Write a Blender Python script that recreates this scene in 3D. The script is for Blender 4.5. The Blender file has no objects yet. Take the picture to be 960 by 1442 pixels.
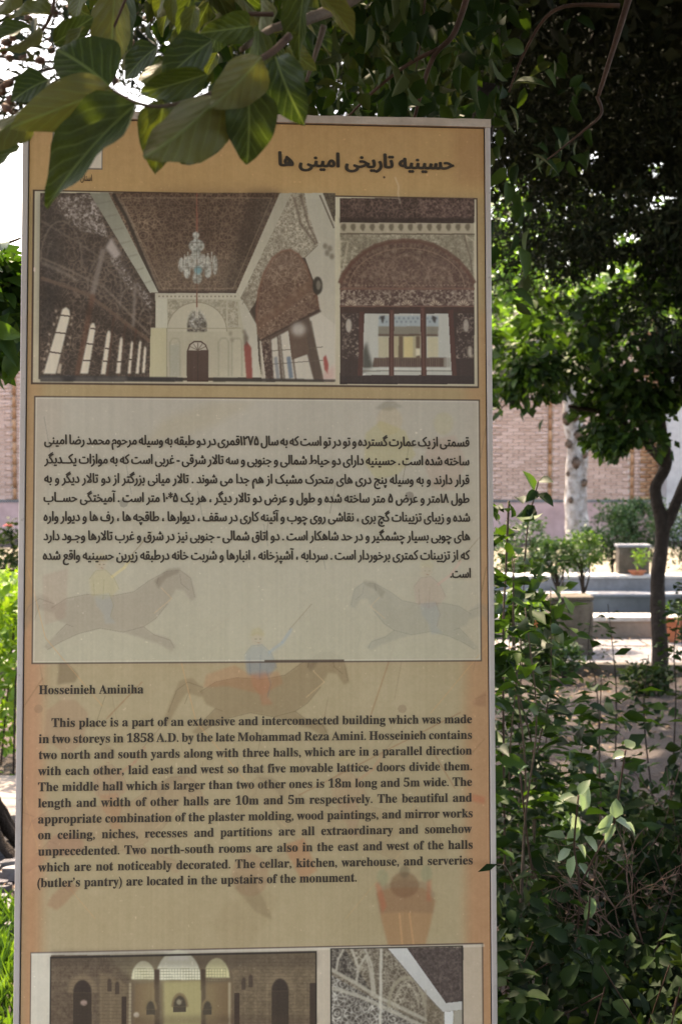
import bpy, math, random
import numpy as np
from mathutils import Vector, Matrix

# ------------------------------------------------------------------ camera, world, sun, exposure
SC = bpy.context.scene
EYE = 1.6
PITCH = math.radians(2.32)
FPX = 50 / 36 * 1442            # focal length in photograph pixels
cam = bpy.data.cameras.new('camera')
cam.lens = 50; cam.sensor_fit = 'VERTICAL'; cam.sensor_height = 36; cam.sensor_width = 36
cam.clip_start = 0.05; cam.clip_end = 2000
cam.dof.use_dof = True; cam.dof.focus_distance = 2.62; cam.dof.aperture_fstop = 9.0
cam_o = bpy.data.objects.new('camera', cam); SC.collection.objects.link(cam_o)
cam_o.location = (0, 0, EYE); cam_o.rotation_euler = (math.radians(90) - PITCH, 0, 0)
SC.camera = cam_o

SUN_EL, SUN_AZ = math.radians(57), math.radians(-24)      # azimuth from +Y towards +X (the sun stands behind the sign, left)
world = bpy.data.worlds.new('World'); SC.world = world; world.use_nodes = True
wn = world.node_tree.nodes; wl = world.node_tree.links; wn.clear()
sky = wn.new('ShaderNodeTexSky'); sky.sky_type = 'NISHITA'; sky.sun_disc = False
sky.sun_elevation = SUN_EL; sky.sun_rotation = SUN_AZ
sky.air_density = 1.0; sky.dust_density = 3.0; sky.ozone_density = 1.0
bg = wn.new('ShaderNodeBackground'); bg.inputs[1].default_value = 0.15
wo = wn.new('ShaderNodeOutputWorld')
wl.new(sky.outputs[0], bg.inputs[0]); wl.new(bg.outputs[0], wo.inputs[0])
sun = bpy.data.lights.new('sun', 'SUN'); sun.energy = 2.8; sun.angle = math.radians(0.53); sun.color = (1.0, 0.93, 0.82)
sun_o = bpy.data.objects.new('sun', sun); SC.collection.objects.link(sun_o)
sdir = Vector((math.sin(SUN_AZ) * math.cos(SUN_EL), math.cos(SUN_AZ) * math.cos(SUN_EL), math.sin(SUN_EL)))
sun_o.rotation_euler = sdir.to_track_quat('Z', 'Y').to_euler(); sun_o.location = sdir * 50
SC.view_settings.view_transform = 'Standard'; SC.view_settings.look = 'None'
SC.view_settings.exposure = 2.72; SC.view_settings.gamma = 1.0; SC.view_settings.use_curve_mapping = False
SC.view_settings.use_white_balance = True; SC.view_settings.white_balance_temperature = 8300; SC.view_settings.white_balance_tint = 14
SC.cycles.use_denoising = True
SC.cycles.max_bounces = 8; SC.cycles.diffuse_bounces = 4; SC.cycles.transmission_bounces = 6; SC.cycles.transparent_max_bounces = 8
SC.cycles.sample_clamp_indirect = 6.0

# ------------------------------------------------------------------ helpers
COL = SC.collection
R = math.radians
rng = np.random.default_rng(7)

def lin(c):
    c = np.asarray(c, dtype=float) / 255.0
    return np.where(c <= 0.04045, c / 12.92, ((c + 0.055) / 1.055) ** 2.4)

def ray(x, y):
    """direction (y component 1 along the view) through a pixel of the photograph"""
    a = (x - 480) / FPX; b = -(y - 721) / FPX
    cp, sp = math.cos(PITCH), math.sin(PITCH)
    return np.array([a, cp + b * sp, -sp + b * cp])

def at(x, y, d):
    """the point seen at photograph pixel x, y when it stands d metres away"""
    r = ray(x, y); return Vector(r / r[1] * d) + Vector((0, 0, EYE))

def tag(o, label=None, cat=None, group=None, kind=None):
    if label: o['label'] = label
    if cat: o['category'] = cat
    if group: o['group'] = group
    if kind: o['kind'] = kind
    return o

def empty(name, loc, label, cat, group=None):
    o = bpy.data.objects.new(name, None); COL.objects.link(o); o.location = loc
    o.empty_display_size = 0.1
    return tag(o, label, cat, group)

def link(name, me, parent=None, mat=None):
    if mat is not None and len(me.materials) == 0: me.materials.append(mat)
    o = bpy.data.objects.new(name, me); COL.objects.link(o)
    if parent is not None: o.parent = parent
    return o

def np_mesh(name, V, F, mat=None, smooth=False, tint=None, uv=None):
    """V (n,3), F (m,k) all faces with the same corner count"""
    V = np.asarray(V, dtype=np.float32); F = np.asarray(F, dtype=np.int32)
    me = bpy.data.meshes.new(name)
    me.vertices.add(len(V)); me.vertices.foreach_set('co', V.ravel())
    m, k = F.shape
    me.loops.add(m * k); me.loops.foreach_set('vertex_index', F.ravel())
    me.polygons.add(m); me.polygons.foreach_set('loop_start', np.arange(0, m * k, k, dtype=np.int32))
    me.polygons.foreach_set('loop_total', np.full(m, k, dtype=np.int32))
    if uv is not None:
        l = me.uv_layers.new(name='UVMap'); l.data.foreach_set('uv', np.asarray(uv, dtype=np.float32)[F.ravel()].ravel())
    if tint is not None:
        a = me.attributes.new('tint', 'FLOAT', 'POINT'); a.data.foreach_set('value', np.asarray(tint, dtype=np.float32))
    me.update(calc_edges=True)
    if smooth: me.polygons.foreach_set('use_smooth', np.ones(m, dtype=bool))
    if mat is not None: me.materials.append(mat)
    return me

class MB:
    """collects boxes, tubes and so on (quads/ngons) into one mesh"""
    def __init__(s): s.v = []; s.f = []
    def add(s, V, F):
        n = len(s.v); s.v += [tuple(p) for p in V]; s.f += [tuple(i + n for i in f) for f in F]; return s
    def box(s, x0, x1, y0, y1, z0, z1, jit=0.0, ch=0.0):
        P = [(x, y, z) for z in (z0, z1) for y in (y0, y1) for x in (x0, x1)]
        if jit: P = [tuple(c + random.uniform(-jit, jit) for c in p) for p in P]
        return s.add(P, [(0, 2, 3, 1), (4, 5, 7, 6), (0, 1, 5, 4), (2, 6, 7, 3), (0, 4, 6, 2), (1, 3, 7, 5)])
    def tube(s, pts, rad, n=8, cap=True, wob=0.0):
        pts = [Vector(p) for p in pts]; m = len(pts); base = len(s.v)
        ax = None
        for i, p in enumerate(pts):
            t = (pts[min(i + 1, m - 1)] - pts[max(i - 1, 0)]).normalized()
            if ax is None:
                ax = t.orthogonal().normalized()
            ax = (ax - t * ax.dot(t)).normalized(); b = t.cross(ax)
            r = rad[i] if hasattr(rad, '__len__') else rad
            for k in range(n):
                a = 2 * math.pi * k / n
                q = r * (1 + (random.uniform(-wob, wob) if wob else 0))
                s.v.append(tuple(p + ax * math.cos(a) * q + b * math.sin(a) * q))
        for i in range(m - 1):
            for k in range(n):
                a = base + i * n + k; b2 = base + i * n + (k + 1) % n
                s.f.append((a, b2, b2 + n, a + n))
        if cap:
            s.f.append(tuple(base + k for k in reversed(range(n)))); s.f.append(tuple(base + (m - 1) * n + k for k in range(n)))
        return s
    def lathe(s, prof, cx=0, cy=0, n=20):
        base = len(s.v)
        for r, z in prof:
            for k in range(n):
                a = 2 * math.pi * k / n; s.v.append((cx + r * math.cos(a), cy + r * math.sin(a), z))
        for i in range(len(prof) - 1):
            for k in range(n):
                a = base + i * n + k; b2 = base + i * n + (k + 1) % n
                s.f.append((a, b2, b2 + n, a + n))
        return s
    def mesh(s, name, mat, smooth=False):
        me = bpy.data.meshes.new(name); me.from_pydata(s.v, [], s.f); me.update()
        if smooth: me.polygons.foreach_set('use_smooth', np.ones(len(me.polygons), dtype=bool))
        if mat: me.materials.append(mat)
        return me
    def build(s, name, mat, parent=None, smooth=False, bevel=0.0):
        o = link(name, s.mesh(name, mat, smooth), parent)
        if bevel:
            b = o.modifiers.new('bevel', 'BEVEL'); b.width = bevel; b.segments = 2; b.limit_method = 'ANGLE'
        return o

def spline(pts, n=6):
    """Catmull-Rom through the points"""
    P = [Vector(p) for p in pts]; P = [P[0] * 2 - P[1]] + P + [P[-1] * 2 - P[-2]]; out = []
    for i in range(1, len(P) - 2):
        for k in range(n):
            t = k / n; a, b, c, d = P[i - 1:i + 3]
            out.append(0.5 * ((2 * b) + (c - a) * t + (2 * a - 5 * b + 4 * c - d) * t * t + (3 * b - a - 3 * c + d) * t ** 3))
    out.append(P[-2]); return out

# ------------------------------------------------------------------ materials
class N:
    def __init__(s, name):
        s.m = bpy.data.materials.new(name); s.m.use_nodes = True; s.t = s.m.node_tree; s.t.nodes.clear()
        s.out = s.n('ShaderNodeOutputMaterial')
    def n(s, typ, **kw):
        x = s.t.nodes.new(typ)
        for k, v in kw.items(): setattr(x, k, v)
        return x
    def l(s, a, b): s.t.links.new(a, b)
    def tc(s, kind='Object'):
        return s.n('ShaderNodeTexCoord').outputs[kind]
    def noise(s, vec, scale, detail=4, rough=0.55, dist=0.0):
        x = s.n('ShaderNodeTexNoise'); x.inputs['Scale'].default_value = scale; x.inputs['Detail'].default_value = detail
        x.inputs['Roughness'].default_value = rough; x.inputs['Distortion'].default_value = dist
        if vec is not None: s.l(vec, x.inputs['Vector'])
        return x.outputs['Fac']
    def ramp(s, fac, stops):
        x = s.n('ShaderNodeValToRGB'); e = x.color_ramp.elements
        while len(e) < len(stops): e.new(0.5)
        for i, (p, c) in enumerate(stops): e[i].position = p; e[i].color = (*c, 1) if len(c) == 3 else c
        s.l(fac, x.inputs[0]); return x.outputs[0]
    def mix(s, fac, a, b, mode='MIX'):
        x = s.n('ShaderNodeMix', data_type='RGBA', blend_type=mode)
        for i, v in ((0, fac), (6, a), (7, b)):
            if hasattr(v, 'is_linked') or isinstance(v, bpy.types.NodeSocket): s.l(v, x.inputs[i])
            elif i == 0: x.inputs[0].default_value = v
            else: x.inputs[i].default_value = (*v, 1)
        return x.outputs[2]
    def math(s, op, a, b=None):
        x = s.n('ShaderNodeMath', operation=op)
        for i, v in enumerate((a, b)):
            if v is None: continue
            if isinstance(v, bpy.types.NodeSocket): s.l(v, x.inputs[i])
            else: x.inputs[i].default_value = v
        return x.outputs[0]
    def bump(s, h, strength=0.3, dist=0.01):
        x = s.n('ShaderNodeBump'); x.inputs['Strength'].default_value = strength; x.inputs['Distance'].default_value = dist
        s.l(h, x.inputs['Height']); return x.outputs[0]
    def bsdf(s, col, rough=0.7, spec=0.4, normal=None, metal=0.0):
        p = s.n('ShaderNodeBsdfPrincipled')
        if isinstance(col, bpy.types.NodeSocket): s.l(col, p.inputs['Base Color'])
        else: p.inputs['Base Color'].default_value = (*col, 1)
        if isinstance(rough, bpy.types.NodeSocket): s.l(rough, p.inputs['Roughness'])
        else: p.inputs['Roughness'].default_value = rough
        p.inputs['Specular IOR Level'].default_value = spec; p.inputs['Metallic'].default_value = metal
        if normal is not None: s.l(normal, p.inputs['Normal'])
        return p
    def done(s, sh):
        s.l(sh, s.out.inputs[0]); return s.m

def mat_noise(name, c1, c2, scale=8, rough=0.8, bump=0.3, c3=None, spec=0.3, dist=0.01, scale2=None):
    m = N(name); v = m.tc(); f = m.noise(v, scale, 6, 0.6)
    st = [(0.32, c1), (0.68, c2)] if c3 is None else [(0.28, c1), (0.52, c2), (0.74, c3)]
    col = m.ramp(f, st)
    f2 = m.noise(v, scale2 or scale * 6, 5, 0.65)
    col = m.mix(0.35, col, m.ramp(f2, [(0.3, (0.35, 0.35, 0.35)), (0.7, (1, 1, 1))]), 'MULTIPLY')
    return m.done(m.bsdf(col, rough, spec, m.bump(f2, bump, dist)).outputs[0])

def leaf_mat(name, dark, mid, light, rough=0.42, trans=0.3, under=None, veins=False, spec=0.5, tcol=(1.5, 1.5, 0.5)):
    """tint: a per-leaf number, from the object or from the mesh; the colour is the leaf's own"""
    m = N(name)
    info = m.n('ShaderNodeObjectInfo'); att = m.n('ShaderNodeAttribute', attribute_name='tint')
    t = m.math('FRACT', m.math('ADD', info.outputs['Random'], att.outputs['Fac']))
    col = m.ramp(t, [(0.0, dark), (0.55, mid), (1.0, light)])
    g = m.tc('Object'); nz = m.noise(g, 9.0 if veins else 30.0, 3)
    col = m.mix(0.5, col, m.ramp(nz, [(0.3, (0.55, 0.6, 0.5)), (0.7, (1.15, 1.1, 0.95))]), 'MULTIPLY')
    if under is not None:
        geo = m.n('ShaderNodeNewGeometry')
        col = m.mix(geo.outputs['Backfacing'], col, m.mix(0.55, col, under))
    nor = None
    if veins:
        uv = m.n('ShaderNodeSeparateXYZ'); m.l(m.tc('UV'), uv.inputs[0])
        u = m.math('ABSOLUTE', m.math('SUBTRACT', uv.outputs[0], 0.5))     # 0 at the midrib
        # lateral veins curve towards the tip
        ph = m.math('SUBTRACT', uv.outputs[1], m.math('MULTIPLY', m.math('POWER', u, 0.8), 0.95))
        ph = m.math('ADD', ph, m.math('MULTIPLY', m.math('SUBTRACT', m.noise(g, 2.6, 2), 0.5), 0.16))
        w = m.math('ABSOLUTE', m.math('SUBTRACT', m.math('FRACT', m.math('MULTIPLY', ph, 5.4)), 0.5))
        lat = m.ramp(w, [(0.0, (1, 1, 1)), (0.05, (0.6, 0.6, 0.6)), (0.13, (0, 0, 0))])
        lat = m.mix(m.ramp(u, [(0.30, (0, 0, 0)), (0.47, (1, 1, 1))]), lat, (0, 0, 0))
        rib = m.ramp(u, [(0.012, (1, 1, 1)), (0.03, (0, 0, 0))])
        fine = m.n('ShaderNodeTexVoronoi', feature='DISTANCE_TO_EDGE'); fine.inputs['Scale'].default_value = 26
        m.l(m.tc('UV'), fine.inputs['Vector'])
        fv = m.ramp(fine.outputs['Distance'], [(0.0, (1, 1, 1)), (0.12, (0, 0, 0))])
        vein = m.mix(1.0, m.mix(1.0, m.mix(1.0, lat, (0.34, 0.34, 0.34), 'MULTIPLY'), m.mix(1.0, rib, (0.6, 0.6, 0.6), 'MULTIPLY'), 'LIGHTEN'),
                     m.mix(1.0, fv, (0.06, 0.06, 0.06), 'MULTIPLY'), 'LIGHTEN')
        col = m.mix(vein, col, tuple(min(1, c * 2.4 + 0.04) for c in mid))
        # blemishes
        sp = m.ramp(m.noise(g, 6.0, 5, 0.7), [(0.70, (0, 0, 0)), (0.78, (1, 1, 1))])
        col = m.mix(m.mix(1.0, sp, (0.55, 0.55, 0.55), 'MULTIPLY'), col, (0.20, 0.10, 0.02))
        h = m.math('SUBTRACT', m.math('MULTIPLY', m.math('SUBTRACT', 0.5, w), -0.6), m.math('MULTIPLY', rib, 0.8))
        h = m.math('ADD', h, m.math('MULTIPLY', m.noise(g, 7.0, 3), 0.5)); nor = m.bump(h, 0.22, 0.012)
    p = m.bsdf(col, rough, spec, nor)
    tr = m.n('ShaderNodeBsdfTranslucent')
    m.l(m.mix(1.0, col, tcol, 'MULTIPLY'), tr.inputs[0])
    if nor is not None: m.l(nor, tr.inputs['Normal'])
    mx = m.n('ShaderNodeMixShader'); mx.inputs[0].default_value = trans
    m.l(p.outputs[0], mx.inputs[1]); m.l(tr.outputs[0], mx.inputs[2])
    return m.done(mx.outputs[0])

M = {}
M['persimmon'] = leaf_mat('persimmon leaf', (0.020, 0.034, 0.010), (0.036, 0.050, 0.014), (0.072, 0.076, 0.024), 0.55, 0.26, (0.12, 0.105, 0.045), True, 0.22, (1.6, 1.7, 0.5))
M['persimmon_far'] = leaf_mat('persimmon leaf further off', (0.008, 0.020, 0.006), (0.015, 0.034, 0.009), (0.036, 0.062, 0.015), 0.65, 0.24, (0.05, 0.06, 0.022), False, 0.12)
M['cedar'] = leaf_mat('cedar needles', (0.006, 0.010, 0.005), (0.012, 0.020, 0.008), (0.030, 0.036, 0.015), 0.8, 0.06, None, False, 0.2)
M['forked'] = leaf_mat('dark oval leaf', (0.010, 0.024, 0.007), (0.022, 0.052, 0.013), (0.060, 0.12, 0.024), 0.55, 0.38, None, False, 0.25)
M['fruit'] = leaf_mat('fruit tree leaf', (0.020, 0.050, 0.012), (0.04, 0.10, 0.018), (0.10, 0.19, 0.035), 0.5, 0.35, None, False, 0.35)
M['plane'] = leaf_mat('plane tree leaf', (0.04, 0.09, 0.02), (0.07, 0.16, 0.03), (0.14, 0.25, 0.05), 0.5, 0.4, None, False, 0.35)
M['shrub'] = leaf_mat('shrub leaf', (0.006, 0.013, 0.005), (0.014, 0.032, 0.010), (0.032, 0.058, 0.016), 0.65, 0.22, (0.03, 0.045, 0.02), False, 0.1)
M['glossy'] = leaf_mat('glossy evergreen leaf', (0.06, 0.085, 0.05), (0.10, 0.13, 0.08), (0.15, 0.18, 0.11), 0.25, 0.2, None, False, 0.8)
M['sunlit_leaf'] = leaf_mat('leaf paled for sunlight', (0.14, 0.20, 0.12), (0.20, 0.27, 0.17), (0.28, 0.34, 0.24), 0.3, 0.55, None, False, 0.6, (1.5, 1.6, 1.25))  # leaf colour made pale so the shoot reads as brightly sunlit
M['hedge'] = leaf_mat('hedge leaf', (0.015, 0.045, 0.014), (0.03, 0.080, 0.022), (0.06, 0.12, 0.035), 0.5, 0.2, None, False, 0.4)
M['bright'] = leaf_mat('fresh privet leaf', (0.07, 0.16, 0.02), (0.13, 0.24, 0.03), (0.22, 0.34, 0.05), 0.5, 0.4, None, False, 0.4)
M['grass'] = leaf_mat('grass blade', (0.05, 0.11, 0.02), (0.08, 0.17, 0.03), (0.13, 0.22, 0.05), 0.6, 0.35, None, False, 0.3)
M['cone'] = mat_noise('dry cone', (0.06, 0.03, 0.018), (0.16, 0.08, 0.05), 30, 0.8)
M['twig'] = mat_noise('twig bark', (0.07, 0.045, 0.03), (0.15, 0.10, 0.07), 25, 0.8, 0.4, None, 0.3, 0.004)
M['redtwig'] = mat_noise('red brown twig', (0.045, 0.022, 0.015), (0.095, 0.048, 0.032), 25, 0.7, 0.3, None, 0.3, 0.004)
M['drytwig'] = mat_noise('dry twig', (0.16, 0.08, 0.055), (0.32, 0.20, 0.15), 25, 0.8, 0.3)
M['knot_bark'] = mat_noise('dark knot bark', (0.03, 0.018, 0.012), (0.20, 0.14, 0.11), 14, 0.9, 0.8, None, 0.2, 0.02)
M['dark_bark'] = mat_noise('dark bark', (0.020, 0.014, 0.011), (0.060, 0.045, 0.036), 9, 0.9, 0.9, None, 0.2, 0.03)
M['pale_bark'] = mat_noise('pale mottled bark', (0.12, 0.08, 0.055), (0.42, 0.39, 0.38), 7.5, 0.85, 0.9, (0.66, 0.64, 0.64), 0.2, 0.03)
M['soil'] = mat_noise('garden soil', (0.040, 0.031, 0.027), (0.080, 0.064, 0.057), 2.4, 0.95, 1.0, (0.13, 0.108, 0.096), 0.15, 0.03, 40)
M['litter'] = mat_noise('dry leaf litter', (0.12, 0.07, 0.04), (0.30, 0.20, 0.12), 12, 0.9)
M['stone'] = mat_noise('pale paving stone', (0.10, 0.095, 0.10), (0.19, 0.183, 0.19), 5, 0.85, 0.6, (0.27, 0.26, 0.27), 0.15, 0.01)
M['gravel'] = mat_noise('dry pale earth path', (0.10, 0.085, 0.065), (0.22, 0.195, 0.15), 1.3, 0.95, 0.5, (0.32, 0.29, 0.23), 0.1, 0.02)
M['coping'] = mat_noise('white coping stone', (0.40, 0.39, 0.375), (0.58, 0.57, 0.56), 4, 0.7, 0.3)
M['cream'] = mat_noise('cream rendered stone', (0.20, 0.165, 0.14), (0.38, 0.33, 0.29), 3.2, 0.85, 0.5)
M['bluestone'] = mat_noise('grey blue stone', (0.15, 0.155, 0.17), (0.29, 0.30, 0.33), 3.5, 0.7, 0.3)
M['darkstone'] = mat_noise('damp grey stone', (0.10, 0.105, 0.11), (0.20, 0.205, 0.215), 1.8, 0.6, 0.4)
M['concrete'] = mat_noise('weathered concrete', (0.05, 0.045, 0.035), (0.12, 0.10, 0.08), 6, 0.9, 0.9, (0.20, 0.175, 0.14), 0.2, 0.01)
M['terracotta'] = mat_noise('terracotta', (0.33, 0.10, 0.05), (0.50, 0.19, 0.10), 8, 0.8, 0.2)
M['mortar'] = mat_noise('mortar', (0.58, 0.50, 0.46), (0.72, 0.65, 0.60), 5, 0.95, 0.4)
M['plinth'] = mat_noise('pink plinth render', (0.42, 0.27, 0.26), (0.56, 0.38, 0.36), 1.2, 0.85, 0.3)
M['greypier'] = mat_noise('grey rendered pier', (0.36, 0.35, 0.36), (0.50, 0.49, 0.49), 1.5, 0.85, 0.3)
M['petal'] = mat_noise('red rose petal', (0.45, 0.01, 0.02), (0.65, 0.03, 0.04), 10, 0.5, 0.1)
def brick_mat(name, a, b, c):
    m = N(name); info = m.n('ShaderNodeObjectInfo'); att = m.n('ShaderNodeAttribute', attribute_name='tint')
    t = m.math('FRACT', m.math('ADD', info.outputs['Random'], att.outputs['Fac']))
    col = m.ramp(t, [(0, a), (0.6, b), (1, c)]); v = m.tc(); f = m.noise(v, 35, 5, 0.7)
    col = m.mix(0.4, col, m.ramp(f, [(0.3, (0.6, 0.6, 0.6)), (0.7, (1, 1, 1))]), 'MULTIPLY')
    return m.done(m.bsdf(col, 0.9, 0.2, m.bump(f, 0.4, 0.005)).outputs[0])
M['brick'] = brick_mat('pink buff brick', (0.44, 0.29, 0.235), (0.53, 0.36, 0.30), (0.60, 0.42, 0.36))
M['brick_brown'] = brick_mat('brown orange brick', (0.30, 0.15, 0.08), (0.38, 0.20, 0.11), (0.45, 0.26, 0.15))

def water_mat():
    m = N('pool water'); v = m.tc(); f = m.noise(v, 9, 3)
    p = m.bsdf((0.04, 0.055, 0.055), 0.06, 0.6, m.bump(f, 0.15, 0.01))
    return m.done(p.outputs[0])
M['water'] = water_mat()
def frame_mat():
    m = N('painted metal frame'); v = m.tc(); f = m.noise(v, 3, 5, 0.6); f2 = m.noise(v, 60, 4, 0.7)
    col = m.ramp(f, [(0.3, (0.48, 0.40, 0.37)), (0.7, (0.62, 0.53, 0.49))])
    col = m.mix(m.ramp(f2, [(0.62, (0, 0, 0)), (0.75, (0.6, 0.6, 0.6))]), col, (0.25, 0.18, 0.14))
    return m.done(m.bsdf(col, 0.5, 0.4, m.bump(f2, 0.1, 0.002)).outputs[0])
M['frame'] = frame_mat()
M['frame_top'] = mat_noise('weathered top rail', (0.50, 0.38, 0.31), (0.70, 0.56, 0.47), 7, 0.7, 0.35, None, 0.3, 0.004)
M['groove'] = mat_noise('dark rim gap', (0.025, 0.018, 0.015), (0.05, 0.038, 0.03), 20, 0.8, 0.1)  # near-black colour gives the gap inside the rim its shade
def ink_mat():
    m = N('printed ink'); v = m.tc(); f = m.noise(v, 40, 4, 0.7)
    col = m.ramp(f, [(0.3, (0.040, 0.026, 0.018)), (0.8, (0.085, 0.058, 0.040))])
    return m.done(m.bsdf(col, 0.5, 0.35).outputs[0])
M['ink'] = ink_mat()

# ------------------------------------------------------------------ the sign's own plane, measured from the photograph
YAW, LEAN, ROLL = R(4.377), R(5.549), R(-0.3)
def sign_axes():
    U = np.array([math.cos(YAW), math.sin(YAW), 0.]); F = np.array([-math.sin(YAW), math.cos(YAW), 0.]); Z = np.array([0, 0, 1.])
    W = math.cos(LEAN) * Z + math.sin(LEAN) * F
    U2 = math.cos(ROLL) * U + math.sin(ROLL) * W; W2 = -math.sin(ROLL) * U + math.cos(ROLL) * W
    return U2, W2, np.cross(W2, U2)          # right, up, back
SU, SW, SB = sign_axes()
SCEN = np.array([0, 2.7, 0.])                # sign plane point, relative to the eye
def on_sign(P):
    P = np.atleast_2d(np.asarray(P, dtype=float))
    a = (P[:, 0] - 480) / FPX; b = -(P[:, 1] - 721) / FPX
    cp, sp = math.cos(PITCH), math.sin(PITCH)
    D = np.stack([a, cp + b * sp, -sp + b * cp], 1)
    t = (SCEN @ SB) / (D @ SB); Q = D * t[:, None] - SCEN
    return np.stack([Q @ SU, Q @ SW], 1)

# outline of the sign in its own metres
UL, UR, VT, VB = -0.6005, 0.2905, 0.6520, -1.36
IL, IR, IT = UL + 0.0105, UR - 0.0100, VT - 0.0150            # inside of the rim

# ------------------------------------------------------------------ the print, painted as pixels by this script (flat print only)
S = 1150.0
CW, CH = int((UR - UL) * S), int((VT - VB) * S)
IMG = np.zeros((CH, CW, 3), dtype=np.float32)

def cv(P):
    q = on_sign(P); return np.stack([(q[:, 0] - UL) * S, (VT - q[:, 1]) * S], 1)

def vnoise(h, w, cell, seed=0, octv=3, cx=None):
    r = np.random.default_rng(seed); out = np.zeros((h, w), np.float32); amp = 1.0; tot = 0
    cy_ = cell; cx_ = cx or cell
    for _ in range(octv):
        gh, gw = int(h / cy_) + 3, int(w / cx_) + 3
        g = r.random((gh, gw)).astype(np.float32)
        y = np.arange(h) / cy_; x = np.arange(w) / cx_
        yi = y.astype(int); xi = x.astype(int); fy = (y - yi)[:, None]; fx = (x - xi)[None]
        fy = fy * fy * (3 - 2 * fy); fx = fx * fx * (3 - 2 * fx)
        a = g[yi][:, xi]; b = g[yi][:, xi + 1]; c = g[yi + 1][:, xi]; d = g[yi + 1][:, xi + 1]
        out += amp * ((a * (1 - fx) + b * fx) * (1 - fy) + (c * (1 - fx) + d * fx) * fy)
        tot += amp; amp *= 0.55; cy_ = max(cy_ / 2, 1); cx_ = max(cx_ / 2, 1)
    return out / tot

def mask(poly):
    """(slice, mask) of a polygon given in canvas pixels"""
    x0 = max(int(poly[:, 0].min()) - 1, 0); x1 = min(int(poly[:, 0].max()) + 2, CW)
    y0 = max(int(poly[:, 1].min()) - 1, 0); y1 = min(int(poly[:, 1].max()) + 2, CH)
    if x1 <= x0 or y1 <= y0: return None, None
    ys = np.arange(y0, y1) + 0.5; xs = np.arange(x0, x1) + 0.5
    m = np.zeros((len(ys), len(xs)), bool); n = len(poly)
    for i in range(n):
        (ax, ay), (bx, by) = poly[i], poly[(i + 1) % n]
        if ay == by: continue
        r0 = (ys >= min(ay, by)) & (ys < max(ay, by))
        xc = ax + (ys[r0] - ay) / (by - ay) * (bx - ax)
        m[r0] ^= xs[None] > xc[:, None]
    return (slice(y0, y1), slice(x0, x1)), m

def soften(m, r):
    m = m.astype(np.float32)
    for ax in (0, 1):
        for _ in range(2):
            c = np.cumsum(np.pad(m, [(r + 1, r) if a == ax else (0, 0) for a in (0, 1)], mode='edge'), axis=ax)
            n = m.shape[ax]
            m = (np.take(c, range(2 * r + 1, 2 * r + 1 + n), axis=ax) - np.take(c, range(0, n), axis=ax)) / (2 * r + 1)
    return m

def paint(poly, col, a=1.0, soft=0, raw=False):
    """col: an sRGB triple, or a function (yy, xx) -> (h, w, 3)"""
    P = np.asarray(poly, float); P = P if raw else cv(P)
    if soft:
        P = P.copy()
    sl, m = mask(P)
    if sl is None: return
    if soft:
        y0, y1, x0, x1 = sl[0].start, sl[0].stop, sl[1].start, sl[1].stop
        Y0, Y1, X0, X1 = max(y0 - 2 * soft, 0), min(y1 + 2 * soft, CH), max(x0 - 2 * soft, 0), min(x1 + 2 * soft, CW)
        mm = np.zeros((Y1 - Y0, X1 - X0), np.float32); mm[y0 - Y0:y1 - Y0, x0 - X0:x1 - X0] = m
        m = soften(mm, soft); sl = (slice(Y0, Y1), slice(X0, X1))
    m = m.astype(np.float32) * a
    if callable(col):
        yy, xx = np.mgrid[sl[0], sl[1]]; c = col(yy.astype(np.float32), xx.astype(np.float32))
    else: c = np.asarray(col, np.float32)[None, None]
    IMG[sl] = IMG[sl] * (1 - m[..., None]) + c * m[..., None]

def stroke(pts, w, col, a=1.0, soft=0):
    P = cv(np.asarray(pts, float)); w = w * S * 2.7 / FPX / 2
    for i in range(len(P) - 1):
        d = P[i + 1] - P[i]; L = np.hypot(*d)
        if L == 0: continue
        n = np.array([-d[1], d[0]]) / L * w; e = d / L * w * 0.3
        paint([P[i] + n - e, P[i + 1] + n + e, P[i + 1] - n + e, P[i] - n - e], col, a, soft, raw=True)

def ell(cx, cy, rx, ry, n=40, a0=0, a1=360):
    return [(cx + rx * math.cos(R(a0 + (a1 - a0) * k / n)), cy + ry * math.sin(R(a0 + (a1 - a0) * k / n))) for k in range(n + 1)]

NZ = {k: vnoise(CH, CW, k, seed=k, octv=2) for k in (3, 5, 8, 14, 40, 160)}
def lattice(c_dark, c_light, period=16, thr=0.35, seed=0, mottle=0.5):
    """interlaced star pattern: five crossing waves"""
    c0, c1 = np.asarray(c_dark, np.float32), np.asarray(c_light, np.float32)
    def f(yy, xx):
        ii, jj = yy.astype(int), xx.astype(int)
        wx = (NZ[40][ii, jj] - .5) * 14; wy = (NZ[40][ii, (jj + 300) % CW] - .5) * 14
        s = 0
        for k in range(5):
            an = math.pi * k / 5 + seed
            s = s + np.cos(((xx + wx) * math.cos(an) + (yy + wy) * math.sin(an)) * 2 * math.pi / period)
        t = np.clip(1.0 - np.abs(s - 0.2) / (thr * 4), 0, 1)
        t = np.clip(t * (1 - mottle) + mottle * (NZ[5][ii, jj] * 1.9 - 0.55), 0, 1)
        t *= 0.55 + 0.9 * NZ[40][ii, jj]
        return c0 + (c1 - c0) * np.clip(t, 0, 1)[..., None]
    return f
def speck(c0, c1, cell=5, lo=0.5, hi=0.7, seed=0):
    c0, c1 = np.asarray(c0, np.float32), np.asarray(c1, np.float32)
    def f(yy, xx):
        ii, jj = yy.astype(int), (xx.astype(int) + seed * 97) % CW
        t = np.clip((0.55 * NZ[cell][ii, jj] + 0.45 * NZ[3][ii, jj] - lo + 0.06) / (hi - lo + 0.10), 0, 1) * (0.62 + 0.5 * NZ[14][ii, jj])
        return c0 + (c1 - c0) * t[..., None]
    return f
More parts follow.
